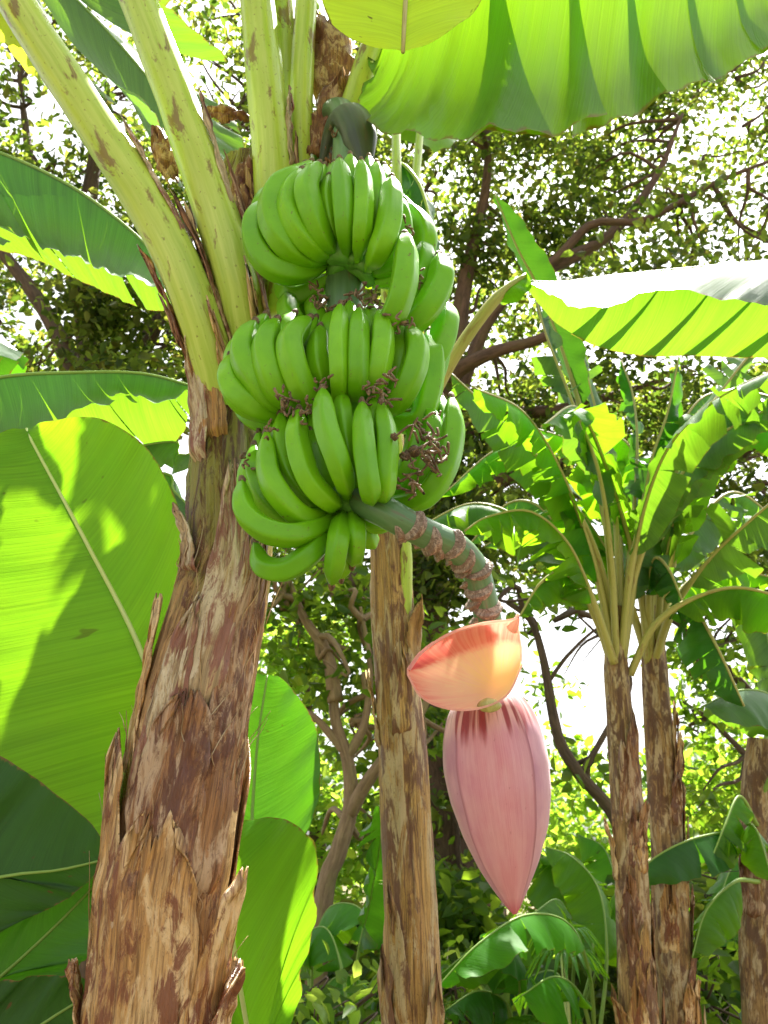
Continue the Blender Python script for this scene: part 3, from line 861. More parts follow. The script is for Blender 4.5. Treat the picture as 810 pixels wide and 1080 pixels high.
    for hx, (c, fingers) in enumerate(hands):
        cu = MB()
        cc = Q(*c)
        cu.ball(cc + Vector((0, -0.028, 0)), 0.030, sc=(1.35, 0.8, 0.8), bump=0.3, seed=hx, seg=18, rings=12)
        for pts, yf, rp in fingers:
            b = Q(pts[0][0], pts[0][1], min(YA - 0.01, yf + 0.06))
            cu.tube([cc, cc.lerp(b, 0.6) + Vector((0, -0.012, 0)), b], [0.016, 0.013, 0.009], 8, 8)
        hand = cu.build('hand', M['cushion'], root)
        back = []
        for (pa, ya, ra), (pb, yb, rb) in zip(fingers[:-1], fingers[1:]):
            sa, sb = spline([(x, y, 0) for x, y in pa], 5), spline([(x, y, 0) for x, y in pb], 5)
            if np.linalg.norm(sa[2] - sb[2]) < 44 and np.linalg.norm(sa[4] - sb[4]) < 60:
                mdl = (sa + sb) / 2
                mdl[3:] += (mdl[3:] - mdl[2:3]) * 0.10
                back.append(([(float(q[0]), float(q[1])) for q in mdl], max(ya, yb) + 0.030, min(ra, rb) * 0.95))
        for fi, (pts, yf, rp) in enumerate(fingers + back):
            nP = len(pts)
            P3 = []
            for i, (x, y) in enumerate(pts):
                t = i / (nP - 1)
                yo = yf + (min(YA - 0.01, yf + 0.06) - yf) * max(0, 1 - t / 0.35) + 0.03 * max(0, (t - 0.6) / 0.4) ** 1.5
                P3.append(Q(x, y, yo))
            r = rp * mpp(pts[nP // 2][1], yf)
            fb = MB()
            rk = r * rnd.uniform(0.80, 0.88)
            Cc = fb.tube(P3, [(0, rk * 0.42), (0.06, rk * 0.45), (0.16, rk * 0.78), (0.3, rk * 0.98), (0.55, rk * 1.04), (0.78, rk * 0.97), (0.89, rk * 0.78), (0.955, rk * 0.5), (0.985, rk * 0.36), (1, rk * 0.26)],
                         34, 45, section=sec, jit=0.035, seed=hx * 40 + fi)
            tdir = Vector(Cc[-1] - Cc[-3]).normalized()
            e = Vector(Cc[-1])
            fb.tube([e - tdir * 0.003, e + tdir * 0.004, e + tdir * 0.009], [rk * 0.30, rk * 0.34, rk * 0.22], 5, 8, mat=1, jit=0.3, seed=fi)
            fb.build('banana', [M['banana'], M['dead_flower']], hand)
    # dried flowers left between the tiers
    def remnant(x, y, yy, k, size, spread):
        rg = random.Random(k)
        mbx = MB()
        c = Q(x, y, yy)
        s = mpp(y, yy)
        for q in range(spread):
            a = c + Vector((rg.gauss(0, size * s * 0.4), rg.gauss(0, 0.012), rg.gauss(0, size * s * 0.4)))
            d = Vector((rg.gauss(0, 1), rg.gauss(0, 0.6), rg.gauss(0, 1))).normalized() * size * s * rg.uniform(0.3, 0.8)
            b = a + d
            mid2 = (a + b) / 2 + Vector((rg.gauss(0, 1), rg.gauss(0, 1), rg.gauss(0, 1))) * size * s * 0.22
            mbx.tube([a, mid2, b], [0.0012, 0.002, 0.0014], 8, 5, jit=0.4, seed=q)
            if rg.random() < 0.5:
                mbx.ball(b, size * s * rg.uniform(0.06, 0.16), sc=(rg.uniform(.6, 1.3), 1, rg.uniform(.6, 1.3)), bump=0.8, seed=q + k, seg=8, rings=6)
        mbx.build('dried_flower', M['dead_flower'], root)
    for k, (x, y, yy, sz, n) in enumerate([(440, 478, 1.02, 36, 16), (462, 468, 1.03, 18, 10), (432, 505, 1.02, 24, 9), (448, 450, 1.03, 22, 8), (405, 412, 1.02, 20, 14), (392, 418, 1.02, 14, 9), (300, 424, 1.04, 18, 13),
                                           (318, 432, 1.03, 14, 8), (376, 312, 1.10, 18, 13), (396, 322, 1.08, 14, 9), (422, 336, 1.05, 16, 11), (340, 404, 1.03, 10, 9), (425, 240, 1.11, 12, 7),
                                           (333, 305, 1.14, 16, 9), (284, 455, 1.04, 10, 6), (345, 325, 1.12, 14, 8), (446, 300, 1.10, 10, 6), (262, 490, 1.09, 12, 6), (358, 150, 1.22, 16, 10)]):
        remnant(x, y, yy, k + 50, sz, n)
    return root
fruit_bunch()

# ================================================================== BANANA FLOWER
def banana_flower():
    YB = 1.10
    root = thing('banana_flower', Q(518, 735, YB), 'pink drooping banana flower bud with one orange bract lifted open at its top', 'banana flower')
    A, B_ = Q(513, 728, YB), Q(543, 964, YB)
    ax = (B_ - A)
    ln = ax.length
    ax.normalize()
    fr = (Vector((0, -1, 0)) - ax * Vector((0, -1, 0)).dot(ax)).normalized()
    rt = ax.cross(fr) * -1
    if rt.x < 0: rt = -rt
    s = mpp(850, YB)
    tt = [0, 0.03, 0.08, 0.135, 0.22, 0.35, 0.5, 0.65, 0.8, 0.9, 0.96, 0.985, 1.0]
    rr = [18, 33, 42, 48, 53, 55, 52.5, 44, 30, 17, 8, 5, 2.5]
    rad = lambda t: float(np.interp(t, tt, rr)) * s
    tsm = np.linspace(0, 1, 60)
    rs = np.array([rad(t) for t in tsm])
    for _ in range(3):
        rs[1:-1] = (rs[:-2] + 2 * rs[1:-1] + rs[2:]) / 4
    rad = lambda t: float(np.interp(t, tsm, rs))
    rimU = None
    def bract(ph0, half, t0, t1, k, thick, seed, curl=0.0, mat='bract_side'):
        """a bract hugging the bud: ph 0 faces the camera, positive to the right; k = how far it stands off"""
        mb = MB()
        nv, nu = 60, 30
        Po = np.zeros((nv, nu, 3)); UV = np.zeros((nv, nu, 2))
        Pi = np.zeros((nv, nu, 3))
        for i in range(nv):
            v = i / (nv - 1)
            t = t0 + (t1 - t0) * v
            hw = half * (0.80 + 0.2 * math.sin(min(1, v * 2.2) * math.pi / 2)) * (1 + 0.25 * max(0, v - 0.5) / 0.5)
            for j in range(nu):
                u = j / (nu - 1) * 2 - 1
                ph = ph0 + u * hw
                keel = 0.012 * (1 - u * u)
                r0 = rad(t) * (1 + k * (1 + 0.6 * abs(u) ** 6) + keel) + curl * max(0, abs(u) - 0.8) * s * 20 + 0.0016 * noise.noise(Vector((u * 2, v * 4, seed)))
                d = fr * math.cos(ph) + rt * math.sin(ph)
                base = A + ax * (t * ln)
                Po[i, j] = base + d * r0
                Pi[i, j] = base + d * (r0 - thick)
                UV[i, j] = (0.5 + 0.5 * u + 0.0, v)
        mb.grid(Po, UV, 0)
        mb.grid(Pi, UV, 0, flip=True)
        # closed rim
        for edge in ((slice(None), 0), (slice(None), nu - 1), (0, slice(None)), (nv - 1, slice(None))):
            rimP = np.stack([Po[edge], Pi[edge]], 1)
            rimU = np.stack([UV[edge], UV[edge]], 1)
            mb.grid(rimP, rimU, 1)
        return mb.build('bract', [M[mat], M['bract_rim']], root)
    core = MB()
    core.tube([A + ax * ln * t for t in np.linspace(0, 0.995, 30)], [(t, rad(t * 0.995) * 0.97) for t in np.linspace(0, 1, 30)], 50, 40)
    # re-map the core's uv to the bract scheme
    core.uv = [(0.5, w / ln) for (u, w) in core.uv]
    core.build('inner_bud', M['bract_out'], root)
    bract(1.25, 1.0, -0.02, 0.985, 0.02, 0.004, 1)
    bract(-1.35, 0.95, 0.02, 0.985, 0.004, 0.003, 2)
    bract(3.0, 1.2, 0.0, 0.98, 0.004, 0.003, 3)
    bract(-0.15, 0.69, 0.012, 1.0, 0.085, 0.006, 4, 0.0, 'bract_out')
    # the green seat where the lifted bract joins
    nb = MB()
    nb.ball(Q(516, 744, YB - 0.085), 9 * s, sc=(1.35, 1.0, 0.8), bump=0.15, seg=16, rings=10)
    nb.build('node', M['petiole_tan'], root)
    # the lifted bract: a boat-shaped shell seen from inside; spine in the fold, an upper and a lower half
    spine = QL([(431, 708, 0.985), (452, 704, 1.02), (482, 695, 1.055), (512, 685, 1.07), (534, 680, 1.065), (549, 682, 1.04)])
    upper = QL([(431, 706, 0.983), (446, 686, 0.985), (474, 667, 0.99), (506, 657, 1.0), (536, 653, 1.01), (548, 650, 1.02)])
    lower = QL([(431, 711, 0.983), (445, 734, 0.985), (472, 746, 0.99), (505, 746, 1.0), (534, 732, 1.01), (550, 700, 1.025)])
    nv, nu = 48, 17
    SP, UP, LO = spline(spine, nv), spline(upper, nv), spline(lower, nv)
    mb = MB()
    Pin = np.zeros((nv, 2 * nu - 1, 3)); UV = np.zeros((nv, 2 * nu - 1, 2))
    for i in range(nv):
        for j in range(2 * nu - 1):
            q = (j - (nu - 1)) / (nu - 1)
            E = UP[i] if q > 0 else LO[i]
            a = abs(q)
            p = SP[i] * (1 - a) + E * a
            bow = 4 * a * (1 - a)
            wd = np.linalg.norm(E - SP[i])
            p = p + np.array((0, (0.34 if q > 0 else 0.16) * wd * bow, (0.22 if q > 0 else -0.16) * wd * bow))
            Pin[i, j] = p
            v = i / (nv - 1)
            dist = math.hypot((p[0] - Q(525, 722, 1.1).x) / 0.10, (p[2] - Q(525, 722, 1.1).z) / 0.085)
            ang = math.atan2(p[2] - Q(525, 735, 1.1).z, p[0] - Q(525, 735, 1.1).x)
            UV[i, j] = (min(1.0, dist * 0.62 + (0.34 * min(1, a * 9) * (1 - 0.55 * a) if q > 0 else 0.0)), ang)  # upper half reddened next to the crease: shade of the fold, as colour
    back = np.zeros_like(Pin)
    gu = np.gradient(Pin, axis=0); gv = np.gradient(Pin, axis=1)
    nn = unit(np.cross(gu, gv))
    nn[nn[..., 1] < 0] *= -1
    back = Pin + nn * 0.0022
    UVo = np.zeros_like(UV)
    for i in range(nv):
        for j in range(2 * nu - 1):
            UVo[i, j] = (0.5 + 0.4 * (j / (nu - 1) - 1), 0.3 + 0.5 * i / nv)
    mb.grid(Pin, UV, 0)
    mb.grid(back, UVo, 1, flip=True)
    for edge in ((slice(None), 0), (slice(None), 2 * nu - 2), (0, slice(None)), (nv - 1, slice(None))):
        mb.grid(np.stack([Pin[edge], back[edge]], 1), np.stack([UVo[edge], UVo[edge]], 1), 1)
    # the little beak at its upper corner
    mb.tube(QL([(540, 664, 1.03), (545, 655, 1.022), (546, 647, 1.02)]), [0.007, 0.004, 0.0015], 8, 8, mat=1)
    o = mb.build('lifted_bract', [M['bract_in'], M['bract_thin']], root)
    return root
banana_flower()

# ------------------------------------------------------------------ neighbours
V = Vector
def P_(*pts):
    return [Q(*p) for p in pts]

def stem_plant(label, pts, rad, mat, group='banana plants', flaps=6, seed=0, extra_pts=None, ymax=560):
    base = pts[0]
    root = thing('banana_plant', base, label, 'banana plant', group)
    st = Stem(pts, rad, 90)
    st.body(root, mat, seed, 40, 0.006)
    rg = random.Random(seed)
    H = st.L[-1]
    for i in range(flaps):
        z0 = rg.uniform(0.15, 0.75) * H
        st.sheath(root, rg.uniform(-1.9, 1.9), rg.uniform(0.3, 0.7), z0, z0 + rg.uniform(0.18, 0.42), rg.uniform(0.004, 0.03), rg.choice(['sheath', 'stem_tan', 'sheath_plum'] if mat == 'stem_far' else ['sheath', mat, mat]), seed * 17 + i, 0.75, 0.004, 0.003, 0.4, rg.uniform(-0.4, 0.4), 9, 22)
    return root, st

def crown_leaves(root, top, n, seed, length, w, mats=('leaf_fresh', 'leaf_wax', 'leaf_deep'), a0=0.0, a1=6.283, **kw):
    rg = random.Random(seed)
    for i in range(n):
        a = a0 + (a1 - a0) * (i + rg.uniform(0.1, 0.9)) / n
        o = V((math.cos(a), math.sin(a), 0))
        Lg = length * rg.uniform(0.75, 1.15)
        lean = rg.uniform(0.08, 0.34)
        p1 = top + o * Lg * 0.10 + V((0, 0, Lg * 0.28))
        p2 = top + o * Lg * (0.10 + lean * 0.6) + V((0, 0, Lg * 0.55))
        p3 = top + o * Lg * (0.12 + lean * 1.3) + V((0, 0, Lg * rg.uniform(0.62, 0.74)))
        p4 = top + o * Lg * (0.14 + lean * 2.2) + V((0, 0, Lg * rg.uniform(0.45, 0.72)))
        leaf(root, [top - V((0, 0, 0.1)), p1, p2, p3, p4], w=w * rg.uniform(0.8, 1.2), start=rg.uniform(0.26, 0.34), mat=rg.choice(mats), seed=seed * 31 + i, rib=(0.016, 0.003), ribmat='petiole_tan',
             tears=(rg.randint(9, 17), rg.randint(9, 17)), tear_drop=rg.uniform(0.25, 0.55), short_max=0.4, fold=(rg.uniform(0.3, 1.3), rg.uniform(0.3, 1.3)), n=56, m=6, droop=0.4, **kw)

# young plant behind the thick stem: the broad glowing leaf on the left and the two leaves right of the stem
def sucker():
    Yp = 1.62
    g = V((-0.28, 1.75, -0.03))
    root = thing('banana_plant', g, 'young banana plant behind the thick stem with a broad glowing leaf spread to its left', 'banana plant', 'banana plants')
    st = Stem([g, V((-0.29, 1.75, 0.4)), V((-0.30, 1.74, 0.85))], [0.06, 0.05, 0.03], 40)
    st.body(root, 'stem_tan', 5, 30, 0.004)
    mid = [V((-0.30, 1.74, 0.6))] + P_((205, 960, 1.72), (178, 800, 1.68), (150, 690, 1.62), (90, 570, 1.60), (35, 468, 1.60), (28, 452, 1.61))
    right = P_((182, 840, 1.69), (190, 760, 1.62), (196, 660, 1.58), (197, 580, 1.56), (180, 515, 1.55), (150, 468, 1.56), (100, 440, 1.57), (50, 445, 1.59), (28, 452, 1.61))
    left = P_((178, 850, 1.70), (130, 900, 1.62), (60, 900, 1.56), (-40, 850, 1.52), (-110, 740, 1.50), (-120, 620, 1.50), (-70, 510, 1.54), (0, 458, 1.59), (28, 452, 1.61))
    leaf(root, mid, L=left, R=right, start=0.38, bulge=(0.05, 0.05), rib=(0.013, 0.0025), ribmat='midrib', mat='leaf_young', seed=31, ruffle=0.003, n=80, m=14)
    # right of the stem: one dull leaf, one folding with a sunlit edge
    mid = [V((-0.29, 1.75, 0.7))] + P_((262, 950, 1.80), (266, 860, 1.82), (272, 780, 1.84), (282, 712, 1.86))
    right = P_((266, 885, 1.80), (320, 882, 1.78), (338, 820, 1.78), (330, 760, 1.80), (300, 718, 1.84), (283, 711, 1.86))
    left = P_((262, 885, 1.82), (215, 880, 1.82), (205, 800, 1.84), (220, 740, 1.85), (262, 712, 1.86), (282, 711, 1.86))
    leaf(root, mid, L=left, R=right, start=0.45, bulge=(0.06, 0.06), rib=(0.009, 0.002), mat='leaf_deep', seed=32, ruffle=0.003, n=50, m=10)
    mid = [V((-0.26, 1.72, 0.5))] + P_((280, 1180, 1.60), (262, 1085, 1.58), (246, 990, 1.57), (240, 930, 1.58), (246, 875, 1.62))
    right = P_((262, 1120, 1.58), (302, 1085, 1.52), (322, 1020, 1.48), (334, 940, 1.46), (334, 900, 1.47), (318, 874, 1.52), (290, 862, 1.58), (252, 868, 1.62))
    left = P_((256, 1120, 1.60), (225, 1060, 1.62), (215, 980, 1.62), (218, 910, 1.63), (236, 872, 1.63))
    leaf(root, mid, L=left, R=right, start=0.25, bulge=(0.05, -0.10), rib=(0.014, 0.004), ribmat='midrib', mat='leaf_rich', seed=33, ruffle=0.004, n=60, m=12)
    mid = [V((-0.31, 1.76, 0.7)), V((-0.30, 1.9, 1.3)), V((-0.28, 2.05, 1.9)), V((-0.22, 2.3, 2.3)), V((-0.1, 2.6, 2.4))]
    return root
sucker()

def corner_plant():
    g = V((-0.95, 1.45, -0.03))
    root = thing('banana_plant', g, 'low dark banana shoot in the bottom left corner, leaves held flat beside the thick stem', 'banana plant', 'banana plants')
    st = Stem([g, V((-0.93, 1.45, 0.5)), V((-0.90, 1.44, 1.0))], [0.05, 0.04, 0.02], 40)
    st.body(root, 'stem_tan', 6, 30, 0.004)
    def lf(mid, up_e, lo_e, **kw):
        leaf(root, [V((-0.92, 1.45, 0.75))] + P_(*mid), L=P_(*up_e), R=P_(*lo_e), **kw)
    lf([(-90, 965, 1.42), (0, 926, 1.40), (60, 918, 1.39), (118, 905, 1.38)],
       [(-100, 900, 1.42), (-60, 770, 1.42), (0, 797, 1.40), (50, 830, 1.39), (95, 868, 1.38), (120, 902, 1.38)],
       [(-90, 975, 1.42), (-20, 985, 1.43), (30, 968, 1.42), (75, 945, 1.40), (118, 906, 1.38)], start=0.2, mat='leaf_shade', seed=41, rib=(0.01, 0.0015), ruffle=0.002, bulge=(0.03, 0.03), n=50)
    lf([(-80, 1090, 1.48), (0, 1030, 1.46), (60, 975, 1.45), (108, 925, 1.44)],
       [(-90, 1060, 1.48), (-30, 1000, 1.45), (20, 960, 1.44), (70, 928, 1.43), (108, 922, 1.44)],
       [(-70, 1120, 1.48), (0, 1045, 1.46), (60, 1032, 1.45), (98, 1000, 1.44), (109, 927, 1.44)], start=0.2, mat='leaf_deep', seed=42, rib=(0.009, 0.0015), ruffle=0.003, bulge=(0.03, 0.03), n=50)
    lf([(-80, 1160, 1.40), (0, 1110, 1.38), (60, 1070, 1.38), (110, 1040, 1.38)],
       [(-80, 1100, 1.40), (-20, 1045, 1.38), (30, 1030, 1.37), (80, 1030, 1.37), (110, 1038, 1.38)],
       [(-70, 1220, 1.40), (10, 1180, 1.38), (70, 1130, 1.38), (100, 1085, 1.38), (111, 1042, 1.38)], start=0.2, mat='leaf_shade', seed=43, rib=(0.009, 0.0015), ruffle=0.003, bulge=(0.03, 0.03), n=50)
    return root
corner_plant()

def left_plant():
    g = V((-1.55, 2.35, -0.03))
    root, st = stem_plant('banana plant reaching in from the left side with two long arching grey green leaves', [g, V((-1.53, 2.35, 1.0)), V((-1.5, 2.33, 2.0)), V((-1.47, 2.3, 2.4))], [0.09, 0.075, 0.06, 0.04], 'stem_tan', seed=7)
    top = V((-1.47, 2.3, 2.3))
    # upper one: midrib on top, near half falls towards the viewer, far half hangs behind with a lit fringe
    mid = [top] + P_((-110, 150, 2.25), (-30, 152, 2.2), (60, 188, 2.12), (130, 236, 2.05), (172, 280, 2.0), (190, 318, 1.98))
    near = P_((-110, 200, 2.15), (-40, 240, 2.05), (20, 258, 1.98), (75, 275, 1.93), (120, 290, 1.90), (150, 296, 1.90), (188, 316, 1.97))
    far = P_((-110, 190, 2.35), (-40, 250, 2.36), (20, 268, 2.30), (75, 292, 2.24), (120, 312, 2.18), (160, 328, 2.10), (190, 320, 1.99))
    leaf(root, mid, L=far, R=near, start=0.15, mat='leaf_wax', seed=51, rib=(0.014, 0.003), tears=(8, 9), tear_drop=0.03, bulge=(0.1, 0.12), ruffle=0.006, gap=0.03)
    # lower one
    mid = [top] + P_((-90, 420, 2.3), (0, 398, 2.2), (80, 393, 2.1), (150, 394, 2.05), (206, 408, 2.0))
    near = P_((-90, 480, 2.2), (0, 470, 2.05), (50, 448, 1.98), (100, 425, 1.96), (140, 422, 1.96), (180, 424, 1.96), (206, 409, 1.99))
    far = P_((-90, 480, 2.4), (0, 478, 2.36), (60, 474, 2.28), (120, 474, 2.2), (165, 474, 2.14), (195, 455, 2.08), (207, 411, 2.0))
    leaf(root, mid, L=far, R=near, start=0.15, mat='leaf_wax', seed=52, rib=(0.012, 0.003), tears=(9, 6), tear_drop=0.04, bulge=(0.1, 0.12), ruffle=0.006, gap=0.03)
    # dark one behind the leaning stalks
    mid = [top] + P_((-60, -130, 2.3), (40, -40, 2.3), (120, 40, 2.25), (190, 125, 2.2), (240, 200, 2.15), (268, 260, 2.1))
    near = P_((-60, -80, 2.2), (20, 0, 2.15), (80, 70, 2.1), (150, 110, 2.08), (200, 190, 2.05), (240, 240, 2.05), (267, 262, 2.1))
    far = P_((-40, -150, 2.4), (90, -60, 2.4), (180, 30, 2.35), (240, 90, 2.3), (262, 150, 2.25), (270, 210, 2.18), (269, 260, 2.1))
    leaf(root, mid, L=far, R=near, start=0.15, mat='leaf_wax', seed=53, rib=(0.012, 0.003), tears=(5, 4), tear_drop=0.05, bulge=(0.08, 0.08), ruffle=0.006)
    leaf(root, [top, Q(-260, -20, 2.15)] + P_((-150, -90, 2.05), (-60, -60, 1.98), (0, -15, 1.93), (32, 30, 1.90), (42, 88, 1.88)), w=0.15, start=0.45, mat='leaf_yellow', seed=57, rib=(0.012, 0.002), tears=(2, 2), up=(0.3, -1, 0.5), fold=(0.2, 0.3), tear_drop=0.05)
    # small ones low behind the stem
    for i, (a, b, c) in enumerate([((150, 470), (190, 480), (222, 470)), ((140, 500), (185, 520), (220, 560))]):
        mid = [top] + P_((*a, 2.1), (*b, 2.0), (*c, 1.95))
        leaf(root, mid, w=0.07, start=0.5, mat='leaf_wax', seed=54 + i, rib=(0.008, 0.002), tears=(2, 2), fold=(0.9, 0.9), n=24)
    crown_leaves(root, top, 4, 133, 1.5, 0.24, a0=1.2, a1=4.2)
    return root
left_plant()

# plant in the middle behind the bunch
def middle_plant():
    Yp = 2.0
    bx = Q(436, 1080, Yp).x
    root, st = stem_plant('banana plant with bare tan fibrous stem right behind the fruit bunch', [V((bx, Yp, -0.03)), Q(436, 1080, Yp), Q(428, 860, Yp), Q(418, 700, Yp), Q(411, 580, Yp), Q(408, 470, Yp), Q(410, 380, Yp)],
                          [(0, 0.075), (0.3, 0.058), (0.6, 0.052), (0.8, 0.046), (0.9, 0.04), (1, 0.03)], 'stem_tan', flaps=9, seed=8)
    top = Q(412, 420, Yp)
    # a bare tan leaf stalk that leaves to the right behind the bunch
    leaf(root, [Q(420, 560, Yp)] + P_((440, 460, 1.97), (468, 396, 1.94), (500, 345, 1.92), (530, 308, 1.92), (555, 290, 1.93)), w=0.05, start=0.86, mat='leaf_fresh', seed=61, rib=(0.018, 0.006), ribmat='petiole_tan', n=14)
    # the green strip at its right
    leaf(root, P_((418, 760, 2.01), (424, 690, 1.985), (428, 630, 1.965), (428, 590, 1.96), (424, 540, 1.96), (418, 470, 1.97), (418, 360, 1.99), (420, 250, 2.03), (418, 150, 2.10)) + [V((0.04, 2.3, 3.9)), V((0.05, 2.6, 4.4)), V((0.05, 3.0, 4.6))], w=0.16, start=0.62, mat='leaf_fresh', seed=62, rib=(0.016, 0.004), ribmat='petiole', fold=(0.4, 0.4), tears=(3, 3))
    # the leaf that shows white and green just right of the top tier
    leaf(root, P_((412, 420, 2.0), (408, 300, 2.1), (410, 200, 2.15), (420, 172, 2.1), (440, 190, 2.05), (452, 225, 2.02), (460, 270, 2.0)), w=0.06, start=0.4, mat='leaf_deep', seed=63, rib=(0.012, 0.003), ribmat='petiole', fold=(0.7, 0.7), tears=(4, 4), up=(0, -1, 0.6))
    leaf(root, [Q(410, 440, Yp), V((0.0, 2.05, 2.92)), V((-0.05, 2.18, 3.10)), V((-0.12, 2.32, 3.17)), V((-0.20, 2.42, 3.18)), V((-0.28, 2.50, 3.14))], w=0.21, start=0.42, mat='leaf_fresh', seed=65, rib=(0.016, 0.003), ribmat='petiole', fold=(0.1, 0.1), droop=0.1, wprof=[(0, 0.3), (0.15, 0.9), (0.4, 1.0), (0.7, 0.95), (0.9, 0.6), (1, 0.05)])
    leaf(root, [Q(410, 400, Yp), V((0.08, 2.2, 3.2)), V((0.15, 2.5, 4.1)), V((0.2, 3.0, 4.7)), V((0.25, 3.5, 4.9))], w=0.25, start=0.35, mat='leaf_fresh', seed=64, rib=(0.016, 0.003), ribmat='petiole', tears=(4, 4))
    return root
middle_plant()

# plant off the right side: its one long leaf crosses the right part of the picture
def right_edge_plant():
    g = V((1.75, 2.2, -0.03))
    root, st = stem_plant('banana plant off the right side sending in one long leaf with a bright sunlit top', [g, V((1.74, 2.2, 1.2)), V((1.7, 2.2, 2.4))], [0.09, 0.075, 0.05], 'stem_tan', seed=9)
    mid = [V((1.7, 2.2, 2.3))] + P_((980, 290, 2.15), (900, 272, 2.1), (810, 276, 2.05), (720, 284, 2.0), (640, 292, 1.96), (590, 298, 1.94), (552, 296, 1.93))
    near = P_((960, 330, 1.82), (890, 316, 1.76), (810, 322, 1.73), (760, 316, 1.71), (700, 306, 1.71), (650, 322, 1.70), (610, 326, 1.74), (580, 310, 1.84), (552, 297, 1.93))
    far = P_((970, 370, 2.3), (890, 372, 2.28), (810, 378, 2.22), (740, 376, 2.16), (680, 376, 2.1), (630, 366, 2.06), (590, 345, 2.0), (565, 318, 1.96), (552, 298, 1.93))
    leaf(root, mid, L=near, R=far, start=0.2, mat='leaf_wax', seed=71, rib=(0.015, 0.003), tears=(1, [0.25, 0.4, 0.52, 0.63, 0.74, 0.82]), tear_drop=0.04, bulge=(-0.03, 0.10), ruffle=0.003, gap=-0.15, n=80, m=12)
    leaf(root, [V((1.7, 2.2, 2.3)), V((1.9, 2.0, 3.0)), V((1.9, 1.6, 3.5)), V((1.7, 1.2, 3.6))], w=0.25, start=0.35, mat='leaf_fresh', seed=72, rib=(0.016, 0.003), ribmat='petiole', tears=(4, 4))
    return root
right_edge_plant()

